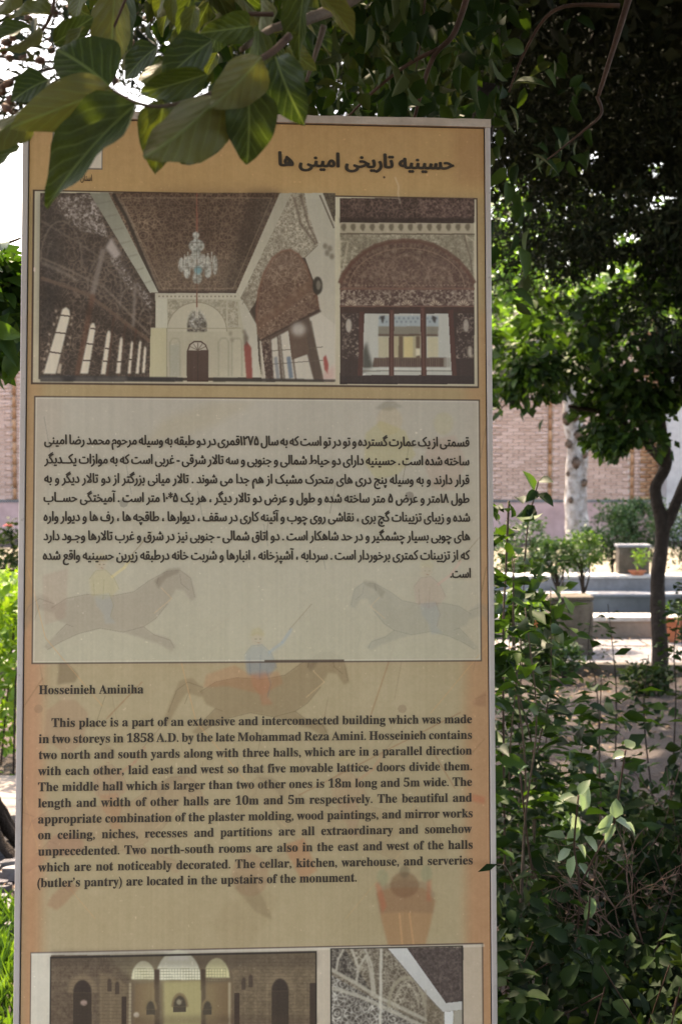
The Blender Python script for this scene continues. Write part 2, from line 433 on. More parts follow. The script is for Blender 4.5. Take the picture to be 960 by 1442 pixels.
def grad(c0, c1, y0=None, y1=None, x0=None, x1=None, n=6):
    """smooth blend between photo positions, with a little paper grain"""
    c0, c1 = np.asarray(c0, np.float32), np.asarray(c1, np.float32)
    def f(yy, xx):
        if y0 is not None:
            a, b = cv([(360, y0)])[0][1], cv([(360, y1)])[0][1]; t = (yy - a) / (b - a)
        else:
            a, b = cv([(x0, 700)])[0][0], cv([(x1, 700)])[0][0]; t = (xx - a) / (b - a)
        t = np.clip(t, 0, 1)[..., None]
        g = (NZ[14][yy.astype(int), xx.astype(int)] - .5) * n
        return c0 + (c1 - c0) * t + g[..., None]
    return f
def rect(x0, y0, x1, y1): return [(x0, y0), (x1, y0), (x1, y1), (x0, y1)]
def urect(ax, ay, bx, by):
    """true rectangle on the sign through two photo corners, as canvas pixels"""
    a, b = cv([(ax, ay)])[0], cv([(bx, by)])[0]
    return np.array([(a[0], a[1]), (b[0], a[1]), (b[0], b[1]), (a[0], b[1])])
def frame_line(r, w, col, a=1.0):
    (x0, y0), _, (x1, y1), _ = r; h = w * S * 2.7 / FPX / 2
    for q in ((x0 - h, y0 - h, x1 + h, y0 + h), (x0 - h, y1 - h, x1 + h, y1 + h), (x0 - h, y0, x0 + h, y1), (x1 - h, y0, x1 + h, y1)):
        paint([(q[0], q[1]), (q[2], q[1]), (q[2], q[3]), (q[0], q[3])], col, a, raw=True)

def paint_print():
    full = np.array([(0, 0), (CW, 0), (CW, CH), (0, CH)], float)
    paint(full, grad((160, 134, 96), (163, 146, 114), y0=175, y1=1240, n=5), raw=True)  # paper tone, with some falloff of light blended in
    # top band a deeper tan, lightened against the shade there, centre olive cream, side margins turning orange then salmon
    paint(rect(30, 160, 700, 275), grad((174, 138, 96), (180, 146, 101), y0=170, y1=270), 0.9, soft=14)
    paint(rect(80, 940, 650, 1330), grad((165, 149, 117), (160, 142, 108), y0=960, y1=1300), 0.8, soft=30)
    for x0, x1 in ((28, 58), (655, 704)):
        paint(rect(x0, 440, x1, 1600), grad((166, 133, 96), (170, 124, 88), y0=440, y1=1250), 0.85, soft=12)
    paint(rect(28, 880, 60, 1250), (186, 138, 108), 0.5, soft=12)
    paint(rect(640, 180, 700, 260), (146, 104, 72), 0.35, soft=14)
    # miniature-style riders, faded into the paper (below the pictures)
    F = lambda P, c, a=0.3, s=2: paint(P, tuple(0.86 * v for v in c), a * 0.72, soft=s)
    br, ora, blu, yel, pin, gry = (120, 90, 62), (205, 110, 66), (120, 135, 150), (205, 185, 100), (176, 110, 90), (120, 115, 100)
    def horse(x, y, k, c, a, flip=1):
        Q = lambda L: [(x + flip * k * px, y + k * py) for px, py in L]
        F(Q([(-92, 6), (-70, -8), (-40, -14), (0, -12), (30, -18), (52, -34), (78, -48), (98, -50), (112, -42), (118, -26), (122, -8), (114, -4), (104, -20), (92, -22), (80, 0), (62, 22), (44, 34),
             (56, 44), (80, 50), (92, 62), (86, 70), (68, 60), (40, 50), (14, 42), (-20, 36), (-52, 44), (-78, 56), (-96, 68), (-104, 64), (-86, 46), (-70, 30), (-84, 24)]), c, a)
        F(Q([(-88, 0), (-104, -14), (-122, -10), (-134, 18), (-146, 52), (-138, 54), (-124, 26), (-112, 8), (-90, 14)]), c, a * 0.9)
        F(Q([(60, -34), (80, -52), (100, -54), (96, -46), (78, -38), (66, -22)]), (90, 70, 50), a * 0.7)
        stroke(Q([(70, -24), (86, -8), (60, 14)]), 1.5, (200, 170, 130), a)
        dk = tuple(v * 0.62 for v in c)
        for L in ([(-92, 6), (-70, -8), (-40, -14), (0, -12), (30, -18), (52, -34), (78, -48), (98, -50), (114, -38), (120, -10)], [(80, 0), (62, 22), (44, 34), (14, 42), (-20, 36), (-52, 44), (-78, 56), (-98, 68)], [(44, 34), (60, 46), (84, 54), (90, 66)],
                  [(-86, 46), (-70, 30), (-60, 34)], [(-88, 0), (-110, -8), (-126, 4), (-138, 36)], [(98, -44), (100, -30), (112, -20)]): stroke(Q(L), 1.0, dk, a * 0.6)
        for k in range(9): stroke(Q([(58 + k * 5, -36 - k * 1.6), (56 + k * 5, -27 - k * 1.2)]), 1.2, dk, a * 0.8)
        for k in range(5): stroke(Q([(-96 - k * 8, -2 + k * 4), (-104 - k * 8, 16 + k * 7)]), 1.0, dk, a * 0.6)
        stroke(Q([(-30, -12), (-24, 12), (-4, 36)]), 1.4, (196, 150, 100), a); paint(Q(ell(104, -38, 1.6, 1.6, 8)), dk, a)
    def rider(x, y, k, body, leg, hat, a):
        Q = lambda L: [(x + k * px, y + k * py) for px, py in L]
        F(Q([(-18, 0), (-22, -30), (-10, -46), (8, -48), (24, -34), (34, -12), (22, 2), (4, 8)]), body, a)
        F(Q([(-12, 0), (16, -4), (24, 18), (18, 40), (28, 52), (8, 54), (4, 34), (-8, 20)]), leg, a)
        F(Q(ell(0, -58, 10, 11)), (205, 175, 140), a)
        F(Q([(-13, -62), (-10, -74), (2, -80), (13, -70), (12, -62), (0, -66)]), hat, a)
        for L in ([(-22, -30), (-10, -46), (8, -48), (24, -34), (34, -12)], [(-12, 0), (-14, -26)], [(4, 8), (6, -30)], [(16, -4), (24, 18), (18, 40)]): stroke(Q(L), 1.0, tuple(v * 0.6 for v in body), a * 0.6)
        stroke(Q([(-4, -58), (-1, -58)]), 1, (70, 50, 40), a); stroke(Q([(4, -58), (7, -58)]), 1, (70, 50, 40), a); stroke(Q([(0, -52), (4, -51)]), 1, (120, 50, 40), a)
        stroke(Q([(20, -34), (44, -52), (60, -76)]), 4, body, a)
        stroke(Q([(56, -74), (96, -120)]), 1.5, (120, 95, 70), a)
    horse(372, 968, 0.98, (128, 98, 62), 0.46); rider(362, 950, 0.8, (112, 130, 156), (196, 108, 70), (190, 165, 90), 0.42)
    F([(290, 950), (330, 936), (352, 950), (392, 945), (398, 962), (370, 978), (320, 966), (286, 968)], ora, 0.30)
    horse(150, 1150, 1.15, (172, 120, 90), 0.26); rider(150, 1120, 0.9, (178, 112, 92), ora, br, 0.26)
    horse(470, 1150, 1.1, (165, 128, 92), 0.20, -1); rider(485, 1130, 0.9, (190, 120, 90), pin, yel, 0.2)
    F([(312, 1335), (300, 1300), (318, 1270), (350, 1262), (372, 1250), (392, 1266), (372, 1300), (350, 1335)], (150, 122, 84), 0.16)
    F(ell(352, 1232, 26, 30), (172, 112, 82), 0.34)
    F([(330, 1250), (356, 1232), (384, 1296), (360, 1284)], (128, 104, 70), 0.4)
    F([(398, 1190), (428, 1180), (446, 1226), (424, 1240)], (205, 110, 66), 0.40)
    # dancing figure upside the lower right: red coat, round head, two children's arms
    F([(530, 1258), (548, 1250), (596, 1250), (612, 1268), (606, 1300), (598, 1332), (546, 1332), (536, 1292)], (178, 108, 62), 0.55)
    F([(530, 1258), (540, 1246), (566, 1238), (598, 1242), (612, 1258), (610, 1286), (568, 1284), (534, 1286)], (140, 108, 82), 0.45)
    F(ell(569, 1246, 20, 18), (120, 78, 50), 0.55); F(ell(569, 1228, 7, 9), (96, 80, 58), 0.5)
    F([(528, 1246), (534, 1240), (544, 1276), (538, 1286)], (205, 98, 66), 0.5); F([(600, 1240), (607, 1238), (606, 1270), (600, 1268)], (205, 98, 66), 0.45)
    F(ell(538, 1236, 8, 12), (140, 148, 112), 0.5); F(ell(600, 1230, 8, 12), (140, 148, 112), 0.5)
    for (a, b) in (((562, 1286), (566, 1332)), ((576, 1286), (582, 1332))): stroke([a, b], 3, (196, 150, 104), 0.4)
    F([(84, 902), (88, 902), (94, 932), (110, 950), (106, 960), (80, 964), (82, 944)], (118, 94, 66), 0.6)
    F(ell(94, 976, 13, 12), (205, 170, 140), 0.4); F([(62, 1040), (66, 1000), (84, 986), (108, 986), (124, 1004), (118, 1044), (96, 1064)], (176, 118, 92), 0.34)
    F(ell(92, 1190, 26, 16), (178, 110, 88), 0.4); F([(66, 1275), (72, 1262), (96, 1240), (112, 1250), (92, 1272), (80, 1282)], (172, 116, 84), 0.5)
    F([(664, 1118), (682, 1122), (682, 1132), (664, 1128)], (200, 104, 70), 0.6)
    for P in ([(556, 905), (520, 1012)], [(350, 850), (290, 892)], [(648, 1003), (420, 1120)], [(610, 1060), (640, 1110)], [(200, 960), (150, 1012)], [(668, 984), (684, 978)], [(664, 1060), (682, 1040)], [(20, 1015), (60, 955)]):
        stroke(P, 2, (150, 112, 78), 0.55)
    F([(664, 990), (684, 972), (684, 994), (672, 994)], (150, 100, 70), 0.5)
    # the Persian text panel: a translucent pale box
    box = urect(49, 558, 677, 930)
    paint(box, grad((172, 166, 156), (176, 170, 148), y0=560, y1=920, n=5), 0.84, raw=True)
    horse(160, 850, 0.95, (150, 128, 112), 0.42); rider(142, 838, 0.75, (215, 196, 130), (176, 186, 190), (200, 176, 120), 0.40)
    horse(590, 860, 0.8, (150, 146, 134), 0.34, -1); rider(600, 850, 0.8, (196, 150, 136), (160, 172, 186), (200, 186, 130), 0.32); rider(362, 946, 0.8, (134, 152, 176), (196, 150, 120), (190, 165, 90), 0.30)
    F([(50, 560), (90, 560), (84, 620), (60, 700), (50, 700)], (190, 140, 110), 0.10, 8)
    F([(200, 630), (230, 590), (300, 566), (360, 566), (300, 600)], (190, 170, 130), 0.35, 8)
    F(ell(548, 592, 18, 20), (205, 176, 130), 0.38); F([(512, 650), (514, 610), (535, 592), (570, 606), (585, 640), (560, 668), (530, 676)], (196, 182, 104), 0.4)
    F([(526, 575), (548, 560), (566, 572), (548, 578)], (90, 80, 60), 0.3)
    F(ell(624, 596, 14, 16), (200, 186, 128), 0.35); F([(596, 650), (602, 620), (640, 612), (656, 650), (640, 690), (610, 690)], (190, 130, 110), 0.25)
    F([(440, 660), (470, 640), (500, 690), (530, 720), (540, 760), (500, 740), (450, 690)], (150, 140, 120), 0.2)
    F([(60, 810), (96, 800), (92, 870), (62, 880)], (176, 118, 100), 0.22)
    frame_line(box, 2.0, (78, 62, 52), 0.85)
    frame_line(urect(51, 560, 675, 928), 1.2, (205, 198, 180), 0.5)
    paint(urect(372, 929, 484, 932), (70, 52, 40), 0.8, raw=True)

def z3(P): return [(x / 2.1333 + 30, y / 2.1333 + 250) for x, y in P]
def z4(P): return [(x / 3.692 + 460, y / 3.692 + 250) for x, y in P]
def z5(P): return [(x / 4.364 + 20, y / 4.364 + 1310) for x, y in P]
def z6(P): return [(x / 4.174 + 230, y / 4.174 + 1310) for x, y in P]
def z7(P): return [(x / 3.692 + 450, y / 3.692 + 1310) for x, y in P]

PHOTO = {}
def paint_photos():
    # ---- upper photographs lie on one pale mount
    mount = urect(47.5, 267.5, 673, 545)
    paint(mount, grad((190, 183, 160), (178, 166, 142), y0=270, y1=545), raw=True)
    frame_line(mount, 2.2, (70, 52, 42), 0.95)
    # ---- the hall with chandelier
    r1 = urect(57, 272.5, 470.5, 537); PHOTO['hall'] = r1
    paint(r1, (64, 50, 42), raw=True)
    paint(z3([(57, 45), (212, 45), (405, 350), (388, 600), (57, 600)]), lattice((52, 40, 34), (112, 92, 78), 15, 0.28, 0.3))
    paint(z3([(57, 45), (110, 45), (120, 400), (57, 500)]), (34, 30, 30), 0.4, soft=12)
    for P, a in (([(105, 60), (200, 48), (250, 170), (180, 160), (120, 110)], 0.9), ([(200, 48), (222, 60), (262, 180), (236, 170), (210, 110)], 1.0), ([(270, 210), (320, 280), (345, 330), (330, 340), (270, 250)], 0.9),
                 ([(345, 310), (395, 370), (390, 400), (352, 350)], 0.85)):
        paint(z3(P), speck((72, 58, 50), (196, 184, 176), 5, 0.42, 0.68, 3), a, soft=2)
    paint(z3([(252, 210), (270, 178), (300, 230), (280, 245)]), (190, 176, 168), 0.9, soft=3)
    stroke(z3([(62, 130), (180, 200), (330, 300)]), 3, (120, 104, 92), 0.45, 1)
    stroke(z3([(60, 240), (130, 270), (250, 330), (385, 470)]), 3, (130, 112, 98), 0.6, 1)
    stroke(z3([(60, 300), (200, 350), (385, 490)]), 5, (104, 80, 66), 0.75, 1)
    stroke(z3([(62, 255), (110, 275), (170, 310)]), 5, (140, 124, 110), 0.5, 2)
    for P in ([(246, 215), (214, 350)], [(342, 320), (336, 445)]): stroke(z3(P), 7 if P[0][0] < 300 else 4, (140, 126, 116), 0.75, 2)
    stroke(z3([(215, 350), (166, 600)]), 7, (104, 66, 50), 0.6, 2)
    for x in (278, 314, 345): stroke(z3([(x, 420 + (x - 278) * 0.5), (x - 22, 598)]), 3, (86, 58, 46), 0.7, 1)
    paint(z3([(60, 330), (200, 380), (380, 500), (380, 520), (200, 420), (60, 370)]), (40, 30, 26), 0.35, soft=5)
    wins = [[(66, 588), (104, 588), (147, 412), (144, 396), (134, 388), (124, 394), (119, 408)], [(176, 588), (201, 588), (223, 452), (220, 438), (214, 435), (207, 444)], [(238, 590), (253, 590), (269, 470), (265, 458), (260, 460), (256, 470)],
            [(284, 588), (297, 588), (305, 486), (301, 477), (296, 484)], [(319, 588), (328, 588), (336, 496), (332, 488), (329, 496)], [(343, 588), (353, 588), (361, 494), (357, 488), (353, 495)], [(362, 586), (371, 586), (376, 512), (371, 505), (368, 512)]]
    for P in wins: paint(z3(P), (208, 196, 176), 1, soft=1)
    for (a, b) in (((80, 522), (122, 528)), ((100, 464), (136, 468)), ((116, 412), (148, 416)), ((186, 548), (212, 550)), ((196, 498), (218, 500)), ((208, 452), (224, 454)), ((246, 550), (260, 552)), ((252, 512), (266, 514)), ((288, 552), (302, 553)), ((322, 545), (333, 546))):
        stroke(z3([a, b]), 2, (74, 58, 48), 0.9)
    for (x, y) in ((85, 470), (98, 440), (104, 400), (150, 440), (146, 480), (140, 500), (78, 520), (70, 545), (66, 580), (152, 420), (108, 420), (82, 500)): paint(z3(ell(x, y, 4, 5, 10)), (176, 156, 138), 0.75, soft=1)
    paint(z3([(106, 588), (118, 588), (122, 560), (114, 556)]), (190, 172, 150), 0.9, soft=1)
    # ceiling, beams
    paint(z3([(262, 45), (778, 45), (645, 346), (408, 346)]), lattice((74, 54, 44), (142, 118, 96), 11, 0.42, 0.1, 0.35))
    paint(z3([(400, 45), (778, 45), (700, 220), (430, 200)]), (58, 40, 34), 0.32, soft=22)
    paint(z3([(690, 45), (778, 45), (648, 346), (600, 346)]), (46, 34, 28), 0.5, soft=10)
    stroke(z3([(276, 50), (312, 110), (408, 340)]), 5, (50, 40, 34), 0.9, 1); stroke(z3([(292, 60), (330, 130), (412, 330)]), 3, (128, 112, 96), 0.55, 1)
    stroke(z3([(408, 343), (645, 343)]), 4, (54, 40, 34), 0.8, 1)
    paint(z3([(205, 45), (262, 45), (412, 345), (386, 345)]), grad((128, 126, 110), (176, 174, 156), y0=272, y1=412)); stroke(z3([(230, 100), (238, 98)]), 1, (90, 84, 74))
    for k in range(7): stroke(z3([(222 + k * 24, 78 + k * 40), (268 + k * 20, 70 + k * 40)]), 1.6, (104, 100, 88), 0.5, 1)
    paint(z3([(776, 45), (812, 45), (662, 372), (644, 346)]), grad((158, 150, 132), (186, 178, 158), y0=272, y1=420)); 
    stroke(z3([(806, 62), (664, 366)]), 2.5, (104, 92, 78), 0.9)
    paint(z3([(812, 45), (852, 45), (862, 110), (892, 200), (850, 240), (760, 240), (700, 380), (664, 430), (652, 372)]), lattice((112, 100, 84), (188, 178, 158), 9, 0.5, 0.5))
    for P in ([(818, 60), (840, 140), (884, 200)], [(838, 50), (862, 140), (890, 196)]): stroke(z3(P), 3, (92, 74, 62), 0.75, 1)
    paint(z3([(850, 45), (905, 45), (942, 140), (942, 612), (722, 612), (715, 490), (895, 400), (885, 330), (852, 240), (892, 200), (862, 110)]), grad((172, 166, 150), (188, 176, 158), y0=275, y1=540))
    paint(z3([(905, 45), (942, 45), (942, 135)]), lattice((70, 58, 48), (120, 108, 92), 9, 0.4)); stroke(z3([(896, 52), (938, 150)]), 2, (80, 66, 54), 0.8)
    # great arch on the right wall
    arch = z3([(708, 470), (706, 400), (712, 340), (728, 286), (754, 240), (782, 220), (808, 216), (832, 230), (854, 262), (874, 320), (888, 362), (894, 396), (720, 490)])
    paint(arch, lattice((88, 62, 50), (146, 120, 100), 12, 0.3, 0.9)); 
    for i in range(len(arch) - 2): stroke([arch[i], arch[i + 1]], 3.0 if i < 10 else 2, (112, 74, 58), 0.8, 1)
    paint(z3([(708, 432), (870, 300), (880, 330), (712, 462)]), (106, 76, 60), 0.7, soft=2)
    for (x, y) in ((760, 300), (780, 270), (810, 262), (838, 290), (790, 310), (850, 330), (820, 350), (780, 380), (750, 400), (866, 356)): paint(z3(ell(x, y, 8, 7, 12)), (156, 132, 112), 0.4, soft=2)
    for k in range(16):
        t = k / 15; x, y = 716 + 174 * t, 470 - 108 * t
        paint(z3(ell(x, y - 20, 3, 3, 8)), (168, 142, 120), 0.5)
    stroke(z3([(722, 490), (896, 398)]), 5, (62, 44, 36), 0.9, 1)
    paint(z3([(722, 490), (892, 402), (908, 612), (742, 612)]), (84, 66, 56)); paint(z3([(720, 490), (745, 480), (760, 612), (735, 612)]), speck((66, 46, 40), (140, 120, 104), 5, 0.5, 0.7))
    for P in ([(750, 486), (768, 476), (778, 608), (758, 608)], [(772, 474), (802, 458), (822, 608), (786, 608)], [(818, 544), (858, 530), (878, 608), (826, 608)], [(864, 420), (896, 405), (942, 440), (942, 606), (908, 606), (892, 540)]): paint(z3(P), (192, 182, 166), 1, soft=1)
    for (x0, y0, x1, y1) in ((776, 474, 790, 608), (868, 430, 902, 608), (852, 436, 884, 608)): stroke(z3([(x0, y0), (x1, y1)]), 2, (80, 64, 54), 0.85, 1)
    for y in (520, 560): stroke(z3([(750, y), (905, y - 12)]), 1.3, (96, 80, 68), 0.7)
    paint(z3([(802, 456), (850, 432), (864, 526), (812, 546)]), (92, 70, 58), 1); paint(z3(ell(832, 455, 22, 20)), (206, 200, 190), 0.7, soft=5)
    paint(z3([(796, 538), (808, 536), (816, 600), (804, 604)]), (84, 98, 116), 0.8, soft=1); paint(z3([(906, 540), (914, 532), (922, 560), (920, 590), (910, 576)]), (150, 56, 50), 0.85, soft=1)
    paint(z3([(905, 590), (940, 560), (940, 610), (905, 610)]), (206, 150, 142), 0.5, soft=4); paint(z3([(758, 540), (768, 536), (776, 606), (766, 606)]), (96, 100, 110), 0.6, soft=1)
    paint(z3(ell(889, 324, 15, 27)), (50, 42, 36), 0.95, soft=1); paint(z3(ell(892, 322, 7, 14)), (128, 118, 104), 0.8, soft=1)
    for (x, y) in ((912, 205), (926, 212), (932, 236), (918, 226)): paint(z3(ell(x, y, 7, 9, 12)), (104, 92, 78), 0.75, soft=2)
    # end wall
    paint(z3([(402, 346), (650, 346), (664, 372), (700, 480), (722, 600), (385, 600), (388, 450), (402, 450)]), grad((168, 160, 138), (186, 176, 152), y0=412, y1=535))
    paint(z3([(402, 346), (648, 346), (660, 366), (402, 362)]), (184, 176, 156));
    for k in range(20): paint(z3(ell(414 + k * 12, 356, 2.4, 3, 8)), (104, 92, 76), 0.7)
    paint(z3([(440, 366), (615, 366), (615, 450), (440, 450)]), speck((140, 130, 110), (180, 170, 148), 5, 0.35, 0.65)); paint(z3(ell(527, 462, 90, 88, 40, 180, 360)), (182, 173, 151)); 
    ar = z3(ell(527, 462, 90, 88, 30, 180, 360)); [stroke([ar[i], ar[i + 1]], 1.4, (138, 126, 106), 0.8) for i in range(30)]
    paint(z3([(404, 362), (438, 362), (438, 450), (404, 450)]), (190, 184, 164)); paint(z3([(620, 366), (648, 372), (652, 450), (620, 450)]), lattice((140, 128, 108), (184, 176, 156), 9))
    paint(z3([(652, 372), (664, 366), (706, 440), (716, 600), (690, 600), (668, 460)]), grad((176, 168, 150), (190, 182, 164), y0=420, y1=535)); stroke(z3([(664, 380), (700, 300)]), 2, (120, 106, 90), 0.6)
    arch2 = z3([(498, 462), (498, 438), (506, 420), (520, 410), (534, 410), (548, 420), (557, 438), (557, 462)]); paint(arch2, speck((58, 48, 42), (150, 140, 124), 5, 0.4, 0.65), 1, soft=1)
    paint(z3([(388, 452), (436, 452), (436, 598), (385, 598)]), (186, 176, 142)); stroke(z3([(437, 452), (437, 598)]), 1.5, (146, 136, 114), 0.8); 
    for x0 in (446, 592, 632): stroke(z3([(x0, 596), (x0, 494), (x0 + 8, 482), (x0 + 24, 482), (x0 + 30, 494), (x0 + 30, 596)]), 1.6, (148, 140, 120), 0.8, 1)
    paint(z3([(446, 500), (474, 500), (474, 596), (446, 596)]), (160, 158, 142), 0.7, soft=2)
    stroke(z3([(438, 452), (660, 452)]), 1.4, (150, 138, 116), 0.8)
    paint(z3([(497, 612), (497, 520), (504, 500), (518, 490), (540, 490), (554, 500), (562, 520), (562, 612)]), (66, 44, 38)); 
    paint(z3([(502, 518), (508, 502), (520, 494), (538, 494), (551, 502), (558, 518)]), (186, 176, 160)); [stroke(z3([(530, 518), (530 + 26 * math.cos(R(a)), 518 - 22 * math.sin(R(a)))]), 1, (92, 76, 66), 0.9) for a in (30, 60, 90, 120, 150)]
    stroke(z3([(530, 524), (530, 610)]), 1.2, (44, 30, 26), 0.8)
    paint(z3([(668, 505), (676, 490), (690, 510), (694, 605), (676, 605)]), (134, 62, 54), 0.95, soft=1); paint(z3([(668, 455), (682, 480), (676, 506), (668, 500)]), (84, 70, 60), 0.7, soft=2)
    for (x, y) in ((628, 468), (632, 486), (668, 462), (672, 480)): paint(z3(ell(x, y, 5, 7, 10)), (112, 98, 82), 0.6, soft=2)
    paint(z3([(57, 592), (485, 600), (485, 612), (57, 612)]), (44, 38, 38), 0.95, soft=1); paint(z3([(575, 600), (745, 603), (942, 606), (942, 612), (575, 612)]), (50, 42, 38), 0.9, soft=1)
    # chandeliers
    stroke(z3([(527, 46), (527, 170)]), 2.2, (138, 84, 68), 0.95)
    crys = speck((112, 112, 104), (212, 214, 206), 5, 0.30, 0.62, 2)
    for (x, y, rx, ry, a) in ((524, 172, 10, 11, .9), (524, 188, 8, 8, .8), (526, 204, 24, 20, .85), (524, 228, 14, 18, .9), (480, 262, 9, 22, .85), (497, 268, 12, 34, .8), (560, 268, 11, 34, .8), (581, 262, 8, 30, .85), (512, 250, 14, 22, .7), (544, 250, 14, 22, .7),
                              (528, 300, 14, 20, .9), (498, 286, 8, 16, .8), (560, 286, 10, 14, .8), (530, 262, 18, 30, .5)):
        paint(z3(ell(x, y, rx, ry, 16)), crys, a, soft=1)
    paint(z3(ell(531, 277, 11, 12)), (92, 148, 160), 0.85, soft=2)
    for (x, y) in ((482, 240), (500, 222), (560, 226), (580, 232), (572, 222), (490, 230)): stroke(z3([(x, y + 30), (x, y)]), 2, (190, 190, 180), 0.7)
    stroke(z3([(527, 318), (527, 410)]), 2.4, (120, 78, 62), 0.9); paint(z3(ell(527, 428, 26, 30)), speck((86, 78, 68), (208, 204, 192), 5, 0.38, 0.66, 6), 0.75, soft=2); stroke(z3([(527, 390), (527, 420)]), 5, (186, 178, 160), 0.8)
    for (cx, cy, rx, ry) in ((120, 250, 62, 120), (250, 330, 50, 95), (330, 390, 34, 62), (372, 430, 18, 36)):
        a_ = z3(ell(cx, cy, rx, ry, 24, 180, 372)); [stroke([a_[i], a_[i + 1]], 2.2, (132, 116, 104), 0.45, 1) for i in range(24)]
        a_ = z3(ell(cx, cy + 8, rx * .72, ry * .72, 24, 180, 360)); [stroke([a_[i], a_[i + 1]], 1.4, (120, 102, 88), 0.4, 1) for i in range(24)]
    for k in range(9):
        t = k / 8; stroke(z3([(275 + 133 * t, 45 + 300 * t), (778 - 133 * t, 45 + 300 * t)]), 1.0, (58, 44, 36), 0.35)
    for k in range(1, 12):
        t = k / 12; stroke(z3([(275 + 503 * t, 45), (408 + 237 * t, 345)]), 1.0, (58, 44, 36), 0.35)
    stroke(z3([(300, 60), (752, 60), (636, 332), (424, 332), (300, 60)]), 1.6, (150, 128, 106), 0.4)
    paint(z3([(57, 45), (240, 45), (405, 350), (300, 420), (57, 300)]), (120, 112, 108), 0.16, soft=20)
    paint(z3([(400, 230), (660, 230), (645, 345), (408, 345)]), (150, 134, 114), 0.18, soft=14)
    paint(z3([(720, 60), (900, 60), (880, 300), (720, 300)]), (190, 184, 172), 0.10, soft=20)
    paint(z3([(440, 480), (620, 480), (640, 600), (430, 600)]), (120, 108, 88), 0.16, soft=16)
    for (x0, x1) in ((66, 104), (176, 201), (238, 253), (284, 297)): paint(z3([(x0 - 10, 598), (x1 + 16, 598), (x1 + 22, 612), (x0 - 16, 612)]), (150, 140, 126), 0.35, soft=3)
    stroke(z3([(668, 360), (706, 440), (724, 596)]), 1.6, (128, 114, 96), 0.6, 1)
    paint(r1, (142, 134, 120), 0.12, raw=True)
    # ---- the arched window wall
    r2 = urect(478.6, 278.5, 667.2, 539.5); PHOTO['arch'] = r2
    paint(r2, (64, 46, 40), raw=True)
    paint(z4([(68, 105), (765, 105), (765, 232), (68, 232)]), lattice((54, 38, 34), (112, 88, 78), 12, 0.35, 0.2)); paint(z4([(480, 110), (760, 110), (760, 215), (480, 200)]), speck((70, 48, 44), (150, 122, 110), 5, 0.42, 0.66), 0.55, soft=4)
    paint(z4([(68, 208), (765, 208), (765, 234), (68, 234)]), (46, 32, 28), 0.8, soft=2)
    paint(z4([(68, 232), (765, 236), (765, 292), (68, 292)]), (170, 158, 136));
    for k in range(14):
        x = 78 + k * 49.5; paint(z4([(x, 240), (x + 18, 238), (x + 22, 256), (x + 14, 276), (x + 4, 274), (x - 6, 256)]), (96, 84, 68), 0.85, soft=1)
    stroke(z4([(68, 290), (765, 293)]), 2.2, (98, 86, 70), 0.9)
    paint(z4([(68, 294), (765, 296), (765, 600), (68, 600)]), lattice((118, 108, 90), (180, 170, 148), 9, 0.5, 0.4, 0.6))
    for P in ([(68, 500), (70, 330), (110, 330), (84, 480)], [(765, 510), (765, 330), (720, 300), (742, 420)]): stroke(z4(P), 2.2, (196, 184, 160), 0.7, 1)
    stroke(z4([(712, 298), (745, 420), (755, 500)]), 2.4, (88, 72, 58), 0.7, 1)
    ar = z4([(68, 545), (86, 500), (130, 440), (190, 388), (250, 354), (320, 334), (400, 326), (480, 330), (550, 348), (620, 384), (680, 430), (730, 486), (765, 545), (765, 600), (68, 600)])
    paint(ar, lattice((78, 54, 46), (128, 102, 86), 13, 0.26, 0.7)); [stroke([ar[i], ar[i + 1]], 6, (92, 60, 50), 0.85, 1) for i in range(12)]
    inn = [((x - 596.5 / 1) * 1, y) for x, y in ar]; 
    ar2 = z4(ell(415, 575, 300, 210, 30, 180, 360)); [stroke([ar2[i], ar2[i + 1]], 1.6, (140, 112, 94), 0.6) for i in range(30)]
    for (x, y) in ((290, 450), (410, 400), (470, 420), (555, 450), (350, 380), (480, 385), (310, 400), (610, 470), (230, 520), (190, 510), (350, 520), (400, 500), (520, 520), (600, 520), (640, 525), (160, 560), (450, 520), (260, 500)):
        paint(z4(ell(x, y, 15, 11, 12)), (146, 126, 108), 0.5, soft=2)
    for k in range(34): paint(z4(ell(110 + k * 18.5, 558, 4.5, 4, 6)), (156, 132, 112), 0.6)
    stroke(z4([(68, 576), (765, 576)]), 2.6, (112, 78, 66), 0.9)
    paint(z4([(68, 582), (765, 582), (765, 664), (68, 664)]), speck((74, 52, 46), (176, 158, 140), 5, 0.42, 0.70, 5), 1)
    for x in (122, 265, 415, 562, 708): paint(z4(ell(x, 666, 30, 30, 20, 180, 360)), (184, 164, 142), 0.85, soft=1); [stroke(z4([(x, 666), (x + 28 * math.cos(R(a)), 666 - 28 * math.sin(R(a)))]), 1, (92, 70, 60), 0.8) for a in (30, 60, 90, 120, 150)]
    paint(z4([(68, 664), (765, 664), (765, 702), (68, 702)]), (62, 42, 36)); stroke(z4([(68, 668), (765, 668)]), 2, (110, 78, 66), 0.9)
    paint(z4([(68, 702), (765, 702), (765, 1070), (68, 1070)]), (58, 42, 38))
    for (x0, x1, b0, b1) in ((195, 327, 180, 325), (345, 487, 345, 490), (516, 634, 516, 655)): paint(z4([(x0, 706), (x1, 706), (b1, 1026), (b0, 1026)]), (180, 178, 168))
    inside = lambda P, c, a=1.0, s=1: paint(z4(P), c, a, s)
